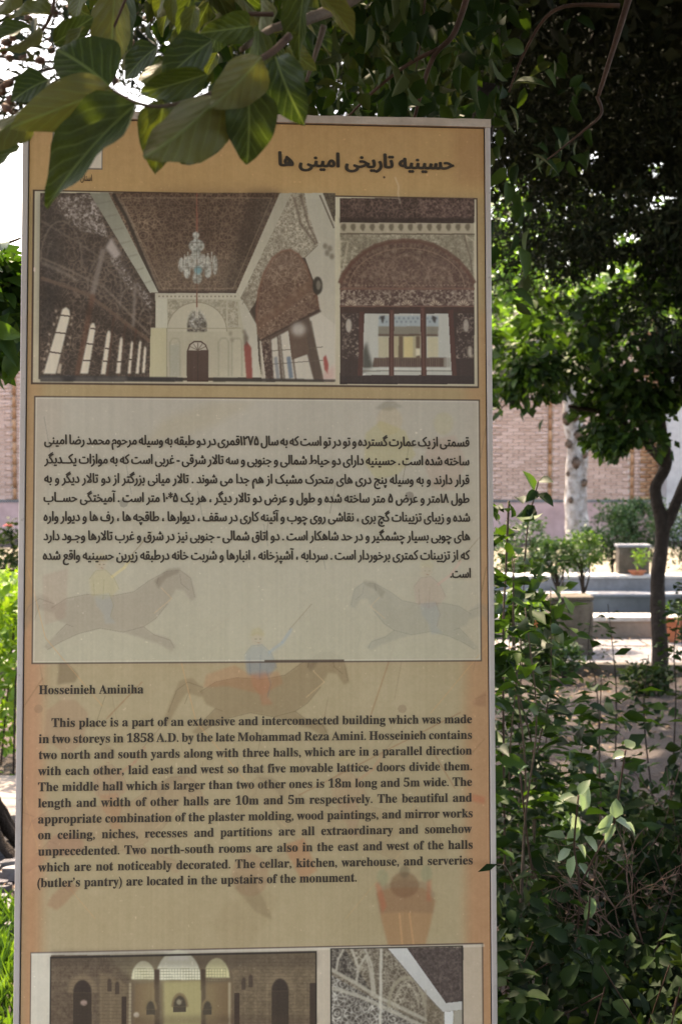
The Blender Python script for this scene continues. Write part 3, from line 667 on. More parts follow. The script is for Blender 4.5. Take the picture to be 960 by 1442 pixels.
    for (x0, x1) in ((268, 327), (345, 487), (516, 578)):
        inside([(x0, 716), (x1, 716), (x1, 775), (x0, 775)], (150, 160, 164), 0.8); inside([(x0, 772), (x1, 772), (x1, 815), (x0, 815)], (126, 118, 104)); inside([(x0, 812), (x1, 812), (x1, 824), (x0, 824)], (88, 68, 56))
        for k in range(int((x1 - x0) / 12)): inside(ell(x0 + 6 + k * 12, 730 + (k % 2) * 18, 5, 6, 8), (88, 98, 106), 0.7)
    inside([(275, 720), (300, 716), (290, 760)], (60, 56, 54)); inside([(545, 716), (568, 724), (562, 756), (548, 740)], (60, 56, 54))
    inside([(345, 824), (487, 824), (487, 940), (345, 940)], (170, 156, 124)); inside([(400, 826), (446, 826), (446, 936), (400, 936)], (196, 178, 128))
    for x in (372, 462): inside([(x, 822), (x + 22, 822), (x + 22, 938), (x, 938)], (98, 78, 62))
    inside([(522, 826), (578, 826), (578, 935), (522, 935)], (186, 176, 146)); inside([(268, 826), (327, 826), (327, 935), (268, 935)], (178, 168, 140))
    inside([(460, 886), (484, 886), (484, 925), (460, 925)], (206, 196, 170))
    inside([(245, 935), (620, 935), (620, 984), (236, 984)], (82, 62, 54)); [stroke(z4([(250 + k * 11, 938), (250 + k * 11, 982)]), 1, (120, 96, 82), 0.6) for k in range(34)]
    inside([(184, 900), (206, 850), (215, 900), (240, 985), (182, 1015)], (58, 54, 48), 0.85, 3); inside([(606, 935), (640, 935), (640, 985), (606, 985)], (150, 142, 130), 0.8)
    inside([(184, 986), (650, 986), (654, 1002), (182, 1002)], (196, 194, 184), 0.6); stroke(z4([(184, 1004), (655, 1004)]), 2, (126, 120, 108), 0.8)
    for (a, b) in (((336, 690), (334, 1040)), ((497, 676), (504, 1040)), ((642, 690), (662, 1040)), ((180, 700), (172, 1040))): stroke(z4([a, b]), 7, (76, 46, 40), 1)
    for (a, b) in (((336, 690), (334, 1040)), ((497, 676), (504, 1040))): stroke(z4([a, b]), 2, (116, 78, 66), 0.7, 1)
    for (x0, x1) in ((78, 165), (672, 762)): paint(z4([(x0, 704), (x1, 704), (x1, 940), (x0, 940)]), speck((58, 42, 38), (158, 140, 124), 5, 0.52, 0.75, 9), 0.9)
    paint(z4(ell(113, 768, 16, 36)), (182, 170, 156), 0.9, soft=1); paint(z4(ell(722, 768, 15, 34)), (172, 160, 146), 0.85, soft=1); paint(z4(ell(742, 905, 12, 30)), (190, 178, 160), 0.8, soft=2)
    paint(z4([(68, 1030), (765, 1030), (765, 1072), (68, 1072)]), (52, 38, 36))
    for (cx, rx, ry) in ((415, 118, 150), (250, 70, 90), (580, 70, 90)):
        a_ = z4(ell(cx, 552, rx, ry, 24, 180, 360)); [stroke([a_[i], a_[i + 1]], 1.8, (140, 114, 98), 0.5, 1) for i in range(24)]
    for k in range(26):
        an = 180 + 180 * k / 25; paint(z4(ell(415 + 322 * math.cos(R(an)), 575 + 232 * math.sin(R(an)), 7, 7, 8)), (142, 112, 96), 0.5, soft=1)
    paint(z4([(68, 300), (765, 300), (765, 420), (68, 420)]), (70, 56, 46), 0.14, soft=16); paint(z4([(200, 430), (640, 430), (600, 560), (240, 560)]), (150, 130, 114), 0.12, soft=16)
    paint(r2, (142, 134, 120), 0.11, raw=True)
    # ---- lower mount with two photographs
    mount2 = urect(43.5, 1342, 681, 1600); paint(mount2, grad((194, 186, 168), (176, 158, 136), x0=60, x1=660), raw=True); frame_line(mount2, 1.8, (84, 66, 56), 0.9)
    stroke([(44, 1343.5), (681, 1331.5)], 4, (205, 200, 186), 0.4)
    r3 = urect(71.5, 1348.5, 445, 1560); PHOTO['room'] = r3
    paint(r3, grad((104, 88, 68), (96, 80, 62), y0=1345, y1=1450), raw=True)
    V = lambda P: P
    paint([(72, 1345), (180, 1345), (190, 1600), (72, 1600)], speck((84, 68, 54), (112, 96, 76), 8, 0.3, 0.7), 0.9); paint(z5([(520, 250), (700, 330), (720, 1100), (520, 1100)]), (124, 106, 80), 0.6, soft=3)
    paint(z6([(400, 230), (560, 150), (900, 130), (900, 1200), (440, 1200), (420, 400)]), speck((98, 82, 62), (124, 106, 82), 8, 0.3, 0.7), 0.9)
    paint(z5([(560, 165), (900, 150), (980, 330), (760, 330), (700, 280)]), (128, 116, 90), 0.8, soft=8)
    paint(z5([(740, 330), (880, 320), (880, 1200), (720, 1200)]), (120, 98, 70), 0.9, soft=3)
    paint(z6([(0, 300), (240, 290), (240, 1200), (0, 1200)]), (158, 146, 102), 0.95, soft=3); paint(z6([(250, 310), (400, 300), (400, 1200), (250, 1200)]), (118, 96, 68), 0.9, soft=3)
    A = lambda cx, cy, rx, ry, c, a=1.0, s=1: paint(ell(cx, cy, rx, ry, 30, 180, 360), c, a, s)
    A(202, 1379, 17, 26, (198, 192, 160)); A(251, 1380, 32, 42, (206, 202, 178)); A(305, 1377, 18, 28, (192, 184, 140))
    for k in range(5):
        y = 1364 + k * 4
        for (a, b) in ((190, 219), (221, 282), (288, 318)): stroke([(a, y), (b, y)], 0.9, (130, 120, 90), 0.55)
    for x in range(190, 320, 4): stroke([(x, 1364), (x, 1381)], 0.8, (130, 120, 90), 0.35)
    A(251, 1352, 16, 8, (214, 210, 196), 0.9, 2)
    for (x, w) in ((221, 7), (286, 6)): stroke([(x, 1366), (x, 1600)], w, (70, 54, 42), 0.95, 1)
    for (x, w) in ((183, 3), (323, 3)): stroke([(x, 1384), (x, 1450)], w, (160, 146, 118), 0.9, 1)
    for (x, y, rx, ry) in ((253, 1410, 12, 16), (212, 1414, 9, 12), (292, 1414, 9, 12)): A(x, y + 8, rx, ry + 4, (112, 92, 66)); A(x, y + 8, rx - 3, ry, (50, 40, 34)); paint(rect(x - rx + 3, y + 8, x + rx - 3, y + 15), (50, 40, 34))
    paint(ell(252, 1411, 3.5, 4), (150, 140, 118), 0.8, soft=1)
    for (x, rx, y) in ((116, 13, 1398), (394, 12, 1396)):
        A(x, y, rx + 8, 26, (124, 106, 82), 0.9, 2); A(x, y, rx, 18, (56, 44, 36)); paint(rect(x - rx, y, x + rx, 1560), (60, 48, 38), 1)
    paint(ell(118, 1412, 5, 4), (176, 150, 136), 0.8, soft=1); paint(ell(192, 1429, 4, 4), (190, 176, 156), 0.8, soft=1)
    for (x0, x1, y) in ((171, 178, 1403), (330, 337, 1398), (436, 446, 1384)): paint(rect(x0, y, x1, 1560), (56, 42, 34), 0.9)
    for x in (130, 142, 156, 345, 360, 376, 415, 430): stroke([(x, 1385), (x, 1560)], 1.4, (138, 120, 94), 0.45, 1)
    for x, y in ((154, 1384), (165, 1388), (343, 1382), (353, 1378)): A(x, y, 3, 6, (66, 52, 42), 0.9); paint(rect(x - 3, y, x + 3, y + 12), (66, 52, 42), 0.8)
    paint(rect(190, 1430, 446, 1442), (70, 54, 42), 0.35, soft=5); [stroke([(73, y), (186, y + (186 - 73) * 0.0)], 0.7, (70, 56, 44), 0.35) for y in range(1354, 1560, 5)]; [stroke([(330, y), (444, y)], 0.7, (70, 56, 44), 0.35) for y in range(1350, 1560, 5)]
    paint(rect(72, 1340, 446, 1362), (60, 48, 38), 0.35, soft=6); paint(rect(200, 1384, 305, 1440), (190, 178, 130), 0.18, soft=8); frame_line(r3, 2.0, (42, 34, 28), 0.9)
    # right lower: plaster lattice and white beam
    r4 = urect(465.5, 1336, 652, 1560); PHOTO['lattice'] = r4
    paint(r4, lattice((92, 80, 66), (168, 158, 138), 11, 0.45, 0.35, 0.55), raw=True)
    paint(z7([(55, 230), (270, 350), (560, 500), (560, 900), (55, 900)]), lattice((74, 66, 58), (190, 184, 170), 12, 0.5, 0.75, 0.45))
    paint(z7([(60, 98), (130, 98), (270, 320), (60, 200)]), lattice((58, 50, 44), (156, 148, 132), 12, 0.3, 0.1), 0.9)
    for P in ([(60, 205), (180, 270), (290, 340), (560, 470)], [(60, 300), (200, 340), (330, 400), (540, 500)]): stroke(z7(P), 5, (170, 162, 144), 0.8, 1)
    for P in ([(190, 270), (200, 200), (240, 130), (262, 210), (275, 340)], [(85, 210), (95, 150), (125, 98)], [(165, 98), (185, 150), (200, 190)], [(235, 98), (270, 180), (285, 330)]): stroke(z7(P), 3.5, (172, 164, 146), 0.85, 1)
    a4 = z7(ell(450, 400, 92, 155, 20, 180, 360)); [stroke([a4[i], a4[i + 1]], 4, (150, 140, 118), 0.85, 1) for i in range(20)]
    a4 = z7(ell(450, 400, 62, 115, 20, 180, 360)); [stroke([a4[i], a4[i + 1]], 2.5, (164, 154, 134), 0.7, 1) for i in range(20)]
    stroke(z7([(318, 98), (316, 300), (312, 800)]), 4, (190, 184, 168), 0.85, 1)
    paint(z7([(452, 92), (745, 88), (745, 372), (650, 380), (640, 395)]), speck((62, 50, 46), (100, 86, 78), 5, 0.3, 0.72)); paint(z7([(640, 395), (540, 300), (560, 520), (650, 900)]), speck((92, 80, 64), (140, 126, 106), 5, 0.3, 0.7), 0.9)
    paint(z7([(352, 94), (452, 92), (655, 378), (745, 368), (745, 412), (640, 424), (560, 340)]), grad((190, 188, 182), (176, 172, 164), y0=1335, y1=1425)); stroke(z7([(352, 96), (560, 342), (636, 424)]), 1.5, (120, 110, 98), 0.8)
    paint(z7([(648, 424), (692, 420), (692, 900), (652, 900)]), (196, 194, 188)); paint(z7([(696, 420), (745, 412), (745, 900), (696, 900)]), (150, 142, 126)); stroke(z7([(549, 310), (546, 800)]), 2, (150, 140, 120), 0.8, 1)
    frame_line(r4, 1.8, (44, 36, 30), 0.9)
    # ---- logo field top left
    lg = urect(75, 168, 143.5, 237.5); paint(lg, (196, 186, 170), raw=True); frame_line(lg, 1.6, (100, 90, 84), 0.9)
    # wear: scratch, specks, vertical streaks
    stroke([(556, 249), (561, 262), (560, 272), (563, 286)], 1.2, (205, 196, 176), 0.7, 1); stroke([(602, 252), (604, 262)], 1.0, (205, 190, 150), 0.3, 1)
    paint(ell(540.5, 249, 1.6, 1.6, 8), (70, 50, 36)); paint(ell(48.5, 379, 1.5, 4, 8), (205, 190, 180), 0.8)

paint_print(); paint_photos()
# print grain, faint vertical banding and small scuffs, then one slight blur of the ink
IMG += ((NZ[3] - .5) * 7 + (NZ[160] - .5) * 9)[..., None]
IMG += ((vnoise(CH, CW, 600, 11, 2, 5) - .5) * 6)[..., None]
sc_ = vnoise(CH, CW, 7, 21, 2); IMG += (np.clip(sc_ - 0.86, 0, 1) * 260)[..., None]
for _ in range(1):
    IMG = (IMG + np.roll(IMG, 1, 0) + np.roll(IMG, 1, 1) + np.roll(IMG, (1, 1), (0, 1))) / 4
PRINT_GAIN = np.array([1.5, 1.42, 1.40], np.float32)        # the paper is paler than it looks in the shade
L_ = lin(np.clip(IMG, 0, 255)).astype(np.float32) * PRINT_GAIN
L_ = np.clip(L_, 0, 1); SR = np.where(L_ <= 0.0031308, L_ * 12.92, 1.055 * L_ ** (1 / 2.4) - 0.055)
px = np.ones((CH, CW, 4), np.float32); px[..., :3] = SR[::-1]
img = bpy.data.images.new('sign_print', CW, CH); img.colorspace_settings.name = 'sRGB'
img.pixels.foreach_set(px.ravel()); img.update(); img.pack()
def print_mat():
    m = N('printed sheet'); t = m.n('ShaderNodeTexImage'); t.image = img; t.extension = 'EXTEND'
    m.l(m.tc('UV'), t.inputs[0]); f = m.noise(m.tc(), 3, 4)
    return m.done(m.bsdf(t.outputs[0], m.ramp(f, [(0.3, (0.34,) * 3), (0.7, (0.5,) * 3)]), 0.4).outputs[0])
M['print'] = print_mat()

# ------------------------------------------------------------------ the information sign
base_uv = (0.5 * (UL + UR), VB - 0.24)
base_w = SCEN + SU * base_uv[0] + SW * base_uv[1] + np.array([0, 0, EYE])
sign = empty('information_sign', (0, 0, 0), 'tall tan board with printed photographs and Persian and English text under the leaves', 'information board')
sign.matrix_world = Matrix(((SU[0], SB[0], SW[0], base_w[0]), (SU[1], SB[1], SW[1], base_w[1]), (SU[2], SB[2], SW[2], base_w[2]), (0, 0, 0, 1)))
def sl(u, v, d=0.0): return (u - base_uv[0], d, v - base_uv[1])     # sign-local point, d = metres behind the face
def sheet(name, u0, u1, v0, v1, d, label=None):
    """a printed quad with the picture's own uv"""
    V = [sl(u0, v0, d), sl(u1, v0, d), sl(u1, v1, d), sl(u0, v1, d)]
    T = [((u - UL) * S / CW, 1 - (VT - v) * S / CH) for u, v in ((u0, v0), (u1, v0), (u1, v1), (u0, v1))]
    o = link(name, np_mesh(name, V, [(0, 1, 2, 3)], M['print'], uv=T), sign)
    if label: o['label'] = label
    return o
def sbox(name, u0, u1, v0, v1, d0, d1, mat, bevel=0.0, label=None):
    a = sl(u0, v0, d0); b = sl(u1, v1, d1); o = MB().box(a[0], b[0], d0, d1, a[2], b[2]).build(name, mat, sign, bevel=bevel)
    if label: o['label'] = label
    return o
sbox('backing_panel', UL + 0.004, UR - 0.004, VB + 0.004, VT - 0.004, 0.004, 0.034, M['groove'])
sheet('printed_sheet', IL + 0.0022, IR - 0.0022, VB + 0.0125, IT - 0.0022, 0.0015)
sbox('frame_side', UL, IL, VB, VT - 0.0150, -0.003, 0.040, M['frame'], 0.0015)
sbox('frame_side', IR, UR, VB, VT - 0.0150, -0.003, 0.040, M['frame'], 0.0015)
sbox('frame_side', IL, IR, VB, VB + 0.0105, -0.003, 0.040, M['frame'], 0.0015)
def top_rail():
    mb = MB(); n = 60; random.seed(3)
    for k in range(n + 1):
        u = UL - 0.001 + (UR - UL + 0.002) * k / n; w = random.uniform(-0.0007, 0.0009)
        for d in (-0.004, 0.042):
            for v in (IT, VT + w): mb.v.append(sl(u, v, d))
    for k in range(n):
        a = k * 4; b = a + 4
        mb.f += [(a, b, b + 1, a + 1), (a + 2, a + 3, b + 3, b + 2), (a + 1, b + 1, b + 3, a + 3), (a, a + 2, b + 2, b)]
    mb.f += [(0, 1, 3, 2), (n * 4, n * 4 + 2, n * 4 + 3, n * 4 + 1)]
    o = mb.build('top_rail', M['frame_top'], sign); o['label'] = 'weathered stone coloured top rail'
top_rail()
def inner(r): # canvas px rect -> u0,u1,v0,v1
    (x0, y0), _, (x1, y1), _ = r; return x0 / S + UL, x1 / S + UL, VT - y1 / S, VT - y0 / S
for key, lab in (('hall', 'printed photograph of a hall with a chandelier'), ('arch', 'printed photograph of an arched window wall'), ('room', 'printed photograph of a brown vaulted room'), ('lattice', 'printed photograph of plaster lattice and a white beam')):
    u0, u1, v0, v1 = inner(PHOTO[key]); sheet('printed_photograph', u0, u1, max(v0, VB + 0.02), v1, 0.0011, lab)
for u in (UL + 0.16, UR - 0.16):
    sbox('post', u - 0.025, u + 0.025, VB - 0.30, VT - 0.2, 0.041, 0.085, M['frame'], 0.002)

# ---- lettering
FORMS = {'ا': 'FE8D FE8E', 'آ': 'FE81 FE82', 'ئ': 'FE89 FE8A FE8B FE8C', 'ب': 'FE8F FE90 FE91 FE92', 'پ': 'FB56 FB57 FB58 FB59', 'ت': 'FE95 FE96 FE97 FE98', 'ج': 'FE9D FE9E FE9F FEA0', 'چ': 'FB7A FB7B FB7C FB7D',
         'ح': 'FEA1 FEA2 FEA3 FEA4', 'خ': 'FEA5 FEA6 FEA7 FEA8', 'د': 'FEA9 FEAA', 'ر': 'FEAD FEAE', 'ز': 'FEAF FEB0', 'س': 'FEB1 FEB2 FEB3 FEB4', 'ش': 'FEB5 FEB6 FEB7 FEB8', 'ص': 'FEB9 FEBA FEBB FEBC', 'ض': 'FEBD FEBE FEBF FEC0',
         'ط': 'FEC1 FEC2 FEC3 FEC4', 'ع': 'FEC9 FECA FECB FECC', 'غ': 'FECD FECE FECF FED0', 'ف': 'FED1 FED2 FED3 FED4', 'ق': 'FED5 FED6 FED7 FED8', 'ک': 'FB8E FB8F FB90 FB91', 'گ': 'FB92 FB93 FB94 FB95', 'ل': 'FEDD FEDE FEDF FEE0',
         'م': 'FEE1 FEE2 FEE3 FEE4', 'ن': 'FEE5 FEE6 FEE7 FEE8', 'ه': 'FEE9 FEEA FEEB FEEC', 'و': 'FEED FEEE', 'ی': 'FBFC FBFD FBFE FBFF', 'ـ': '0640 0640 0640 0640', 'لا': 'FEFB FEFC'}
FORMS = {k: [chr(int(c, 16)) for c in v.split()] for k, v in FORMS.items()}
def shape(s):
    """joins the letters and puts the line in left-to-right drawing order"""
    tok = []; i = 0
    while i < len(s):
        if s[i:i + 2] == 'لا': tok.append('لا'); i += 2
        else: tok.append(s[i]); i += 1
    out = []
    for k, c in enumerate(tok):
        if c not in FORMS: out.append(c); continue
        f = FORMS[c]; prv = tok[k - 1] if k else ' '; nxt = tok[k + 1] if k + 1 < len(tok) else ' '
        jp = prv in FORMS and len(FORMS[prv]) == 4; jn = len(f) == 4 and nxt in FORMS
        out.append(f[(1 if jp else 0) + (2 if jn else 0)] if len(f) == 4 else f[1 if jp else 0])
    out.reverse(); res = []; i = 0
    dig = lambda c: '۰' <= c <= '۹'
    while i < len(out):
        j = i
        while j < len(out) and dig(out[j]): j += 1
        if j > i: res += out[i:j][::-1]; i = j
        else: res.append(out[i]); i += 1
    return ''.join(res)
def serif(s):
    o = ''
    for c in s:
        if 'A' <= c <= 'Z': o += chr(0x1D400 + ord(c) - 65)
        elif 'a' <= c <= 'z': o += chr(0x1D41A + ord(c) - 97)
        elif '0' <= c <= '9': o += chr(0x1D7CE + ord(c) - 48)
        else: o += c
    return o

from mathutils.geometry import tessellate_polygon
def text_mesh(s, space=1.0, fill=True):
    """lettering as flat faces; each outline is filled by itself, so strokes that cross stay solid"""
    cu = bpy.data.curves.new('lettering', 'FONT'); cu.body = s; cu.size = 1; cu.resolution_u = 3; cu.space_word = space; cu.fill_mode = 'NONE'
    o = bpy.data.objects.new('lettering', cu); COL.objects.link(o); bpy.context.view_layer.update()
    me = bpy.data.meshes.new_from_object(o.evaluated_get(bpy.context.evaluated_depsgraph_get()))
    bpy.data.objects.remove(o); bpy.data.curves.remove(cu)
    n = len(me.vertices); V = np.zeros(n * 3, np.float32); me.vertices.foreach_get('co', V); V = V.reshape(-1, 3)[:, :2].astype(float)
    E = [tuple(e.vertices) for e in me.edges]; bpy.data.meshes.remove(me)
    if not fill: return V, []
    adj = {}
    for a, b in E: adj.setdefault(a, []).append(b); adj.setdefault(b, []).append(a)
    seen = set(); loops = []
    for st in range(n):
        if st in seen or st not in adj: continue
        L = [st]; seen.add(st); cur = st
        while True:
            nx = [k for k in adj[cur] if k not in seen]
            if not nx: break
            if len(L) == 1 and len(nx) > 1 and (st + 1) in nx: cur = st + 1      # keep the font's own direction
            else: cur = nx[0]
            seen.add(cur); L.append(cur)
        if len(L) < 3: continue
        P = V[L]; Q = np.roll(P, -1, 0); A = 0.5 * float(np.sum(P[:, 0] * Q[:, 1] - Q[:, 0] * P[:, 1]))
        loops.append((A, L, P))
    def inside(p, P):
        x, y = p; Q = np.roll(P, -1, 0); c = (P[:, 1] > y) != (Q[:, 1] > y)
        with np.errstate(divide='ignore', invalid='ignore'):
            xs = P[:, 0] + (y - P[:, 1]) / (Q[:, 1] - P[:, 1]) * (Q[:, 0] - P[:, 0])
        return int(np.sum(c & (xs > x))) % 2 == 1
    loops.sort(key=lambda l: -abs(l[0])); outs = []; holes = {}
    for A, L, P in loops:
        c = P.mean(0); best = None
        for i, (B, _, Q) in enumerate(outs):
            if A * B < 0 and inside(c, Q): best = i
        if best is None: holes[len(outs)] = []; outs.append((A, L, P)); continue
        for _ in range(12):                       # a counter that touches its outline is drawn in slightly
            if all(inside(p, outs[best][2]) for p in P): break
            P = c + (P - c) * 0.96
        holes[best].append((L, P))
    VV = []; F = []
    for i, (A, L, P) in enumerate(outs):
        polys = [P] + [h[1] for h in holes[i]]
        tri = tessellate_polygon([[Vector((x, y, 0)) for x, y in q] for q in polys])
        base = len(VV); VV += [(x, y, i % 3) for q in polys for x, y in q]; F += [tuple(k + base for k in t) for t in tri]
    return np.array(VV, float), F

def put_text(name, V, F, u0, u1, v, ys, fat, mat, label=None, n=5):
    """V scaled so it spans u0..u1, baseline v, height scale ys; fat: stroke thickening in metres"""
    a, b = V[:, 0].min(), V[:, 0].max(); X = u0 + (V[:, 0] - a) / (b - a) * (u1 - u0); Y = v + V[:, 1] * ys
    allV = []; allF = []
    offs = [(0, 0)] if fat == 0 else [(0, 0)] + [(fat * math.cos(2 * math.pi * k / n), 0.55 * fat * math.sin(2 * math.pi * k / n)) for k in range(n)]
    for k, (dx, dy) in enumerate(offs):
        base = len(allV)
        allV += [sl(x + dx, y + dy, 0.0003 - 0.00004 * k - 0.000012 * z) for x, y, z in zip(X, Y, V[:, 2])]; allF += [tuple(i + base for i in f) for f in F]
    me = bpy.data.meshes.new(name); me.from_pydata(allV, [], allF); me.update(); me.materials.append(mat)
    o = link(name, me, sign)
    if label: o['label'] = label
    return o

def justified(name, s, xl, xr, yl, yr, xs, ys, fat, last=False):
    (ul, vl), (ur, vr) = on_sign([(xl, yl), (xr, yr)]); v = 0.5 * (vl + vr)
    V1, F1 = text_mesh(s, 1.0); w1 = np.ptp(V1[:, 0]) * xs
    if ' ' in s and not last:
        V2, _ = text_mesh(s, 2.0, False); w2 = np.ptp(V2[:, 0]) * xs
        sp = 1.0 + ((ur - ul) - w1) / max(w2 - w1, 1e-6); sp = max(0.45, min(sp, 6.0))
        V1, F1 = text_mesh(s, sp)
    return put_text(name, V1, F1, ul, ur, v, ys, fat, M['ink'])

MPX = 2.7 / FPX
V, F = text_mesh(serif('H')); CAP = np.ptp(V[:, 1]); YS = 11.9 * MPX / CAP
V, F = text_mesh(serif('Hosseinieh Aminiha')); XS = 147 * MPX / np.ptp(V[:, 0])
(ul, v), (ur, _) = on_sign([(55, 977.5), (202, 977.5)]); put_text('heading_line', V, F, ul, ur, v, YS, 0.00028, M['ink'])
ENG = [("This place is a part of an extensive and interconnected building which was made", 73, 664, 1022.5, 1019.5), ("in two storeys in 1858 A.D. by the late Mohammad Reza Amini. Hosseinieh contains", 55, 664, 1045.5, 1041.5),
       ("two north and south yards along with three halls, which are in a parallel direction", 55, 664, 1068, 1063.5), ("with each other, laid east and west so that five movable lattice- doors divide them.", 54, 664, 1090.5, 1085.8),
       ("The middle hall which is larger than two other ones is 18m long and 5m wide. The", 54, 664, 1112.8, 1108), ("length and width of other halls are 10m and 5m respectively. The beautiful and", 54, 664, 1135.3, 1130.5),
       ("appropriate combination of the plaster molding, wood paintings, and mirror works", 54, 665, 1158, 1152.5), ("on ceiling, niches, recesses and partitions are all extraordinary and somehow", 54, 664, 1180, 1174.5),
       ("unprecedented. Two north-south rooms are also in the east and west of the halls", 54, 665, 1203, 1197), ("which are not noticeably decorated. The cellar, kitchen, warehouse, and serveries", 54, 665, 1225.5, 1219),
       ("(butler\u2019s pantry) are located in the upstairs of the monument.", 53, 502, 1247.5, 1243.3)]
for i, (s, xl, xr, yl, yr) in enumerate(ENG): justified('text_line', serif(s), xl, xr, yl, yr, XS, YS, 0.00028, last=(i == 10))
PER = [("قسمتی از یک عمارت گسترده و تو در تو است که به سال ۱۲۷۵قمری در دو طبقه به وسیله مرحوم محمد رضا امینی", 63, 660, 627), ("ساخته شده است . حسینیه دارای دو حیاط شمالی و جنوبی و سه تالار شرقی - غربی است که به موازات یکــدیگر", 63, 660, 653.8),
       ("قرار دارند و به وسیله پنج دری های متحرک مشبک از هم جدا می شوند . تالار میانی بزرگتر از دو تالار دیگر و به", 63, 660, 680.7), ("طول ۱۸متر و عرض ۵ متر ساخته شده و طول و عرض دو تالار دیگر ، هر یک ۵*۱۰ متر است . آمیختگی حســاب", 62, 660, 707.3),
       ("شده و زیبای تزیینات گچ بری ، نقاشی روی چوب و آئینه کاری در سقف ، دیوارها ، طاقچه ها ، رف ها و دیوار واره", 62, 661, 734), ("های چوبی بسیار چشمگیر و در حد شاهکار است . دو اتاق شمالی - جنوبی نیز در شرق و غرب تالارها وجـود دارد", 62, 661, 760.8),
       ("که از تزیینات کمتری برخوردار است . سردابه ، آشپزخانه ، انبارها و شربت خانه درطبقه زیرین حسینیه واقع شده", 61, 661, 788), ("است.", 634, 662, 813.4)]
V, F = text_mesh(FORMS['ا'][0]); ALEF = V[:, 1].max(); PY = 13.4 * MPX / ALEF
V, F = text_mesh(shape(PER[2][0])); PX = (597 * MPX) / np.ptp(V[:, 0]) * 1.0
for i, (s, xl, xr, y) in enumerate(PER): justified('text_line', shape(s), xl, xr, y, y, PX, PY, 0.00092, last=(i == 7))
V, F = text_mesh(shape("حسینیه تاریخی امینی ها")); (ul, v), (ur, _) = on_sign([(393, 233.5), (638, 233.5)]); put_text('title_line', V, F, ul, ur, v, 20.5 * MPX / ALEF, 0.0019, M['ink'], n=8)
V, F = text_mesh(shape("استان قزوین")); (ul, v), (ur, _) = on_sign([(96, 254), (129.5, 254)]); put_text('text_line', V, F, ul, ur, v, 9 * MPX / ALEF, 0.0002, M['ink'])

# ------------------------------------------------------------------ leaves: one cloud of them, the largest in view as single objects, the rest joined
def leaf_shape(kind, var=0):
    """unit leaf: base at the origin, tip at y=1, width 1 across x, normal +z; returns verts, quads, uv"""
    r = random.Random(var * 31 + len(kind))
    if kind == 'big': nl, nw, droop, fold, wav = 12, 6, 0.20 + 0.12 * r.random(), 0.16 + 0.18 * r.random(), 0.035
    elif kind == 'mid': nl, nw, droop, fold, wav = 4, 2, 0.16 + 0.15 * r.random(), 0.22, 0.0
    else: nl, nw, droop, fold, wav = 2, 2, 0.1, 0.2, 0.0
    V = []; UV = []; F = []
    tw = r.uniform(-0.5, 0.5)
    for i in range(nl + 1):
        t = i / nl
        if kind in ('big', 'mid'): w = 0.5 * (math.sin(math.pi * min(1, t ** 0.80)) ** 0.66) * (1 - 0.22 * t) * 1.12 if 0 < t < 1 else 0.012
        else: w = (0.04, 0.5, 0.02)[i]
        for j in range(nw + 1):
            q = (j / nw - 0.5) * 2
            x = w * q * (1 - 0.12 * abs(q) * fold * 3)
            z = fold * w * abs(q) - droop * t * t + wav * math.sin(t * 15 + q * 2.1 + var) * abs(q) + tw * 0.25 * t * w * q
            V.append((x, t - 0.3 * droop * t * t, z)); UV.append((0.5 + 0.5 * q * w / 0.5, t))
    for i in range(nl):
        for j in range(nw):
            a = i * (nw + 1) + j; F.append((a, a + 1, a + nw + 2, a + nw + 1))
    return np.array(V), np.array(F), np.array(UV)
LEAFMESH = {}
def leaf_mesh(kind, var, mat):
    k = (kind, var, mat.name)
    if k not in LEAFMESH:
        V, F, UV = leaf_shape(kind, var); LEAFMESH[k] = np_mesh('leaf', V, F, mat, smooth=True, uv=UV)
    return LEAFMESH[k]

def frames(axis, normal, length, width, pos):
    """(n,4,4) matrices for leaves"""
    axis = axis / np.linalg.norm(axis, axis=1, keepdims=True)
    side = np.cross(axis, normal); side /= np.linalg.norm(side, axis=1, keepdims=True) + 1e-9
    nor = np.cross(side, axis); n = len(pos); Mx = np.zeros((n, 4, 4)); Mx[:, 3, 3] = 1
    Mx[:, :3, 0] = side * width[:, None]; Mx[:, :3, 1] = axis * length[:, None]; Mx[:, :3, 2] = nor * length[:, None]; Mx[:, :3, 3] = pos
    return Mx

def photo_px(P):
    """photograph pixel and distance of points"""
    P = np.asarray(P) - np.array([0, 0, EYE]); cp, sp = math.cos(PITCH), math.sin(PITCH)
    d = P[:, 1] * cp - P[:, 2] * sp; up = P[:, 1] * sp + P[:, 2] * cp
    with np.errstate(divide='ignore', invalid='ignore'):
        return 480 + FPX * P[:, 0] / d, 721 - FPX * up / d, d

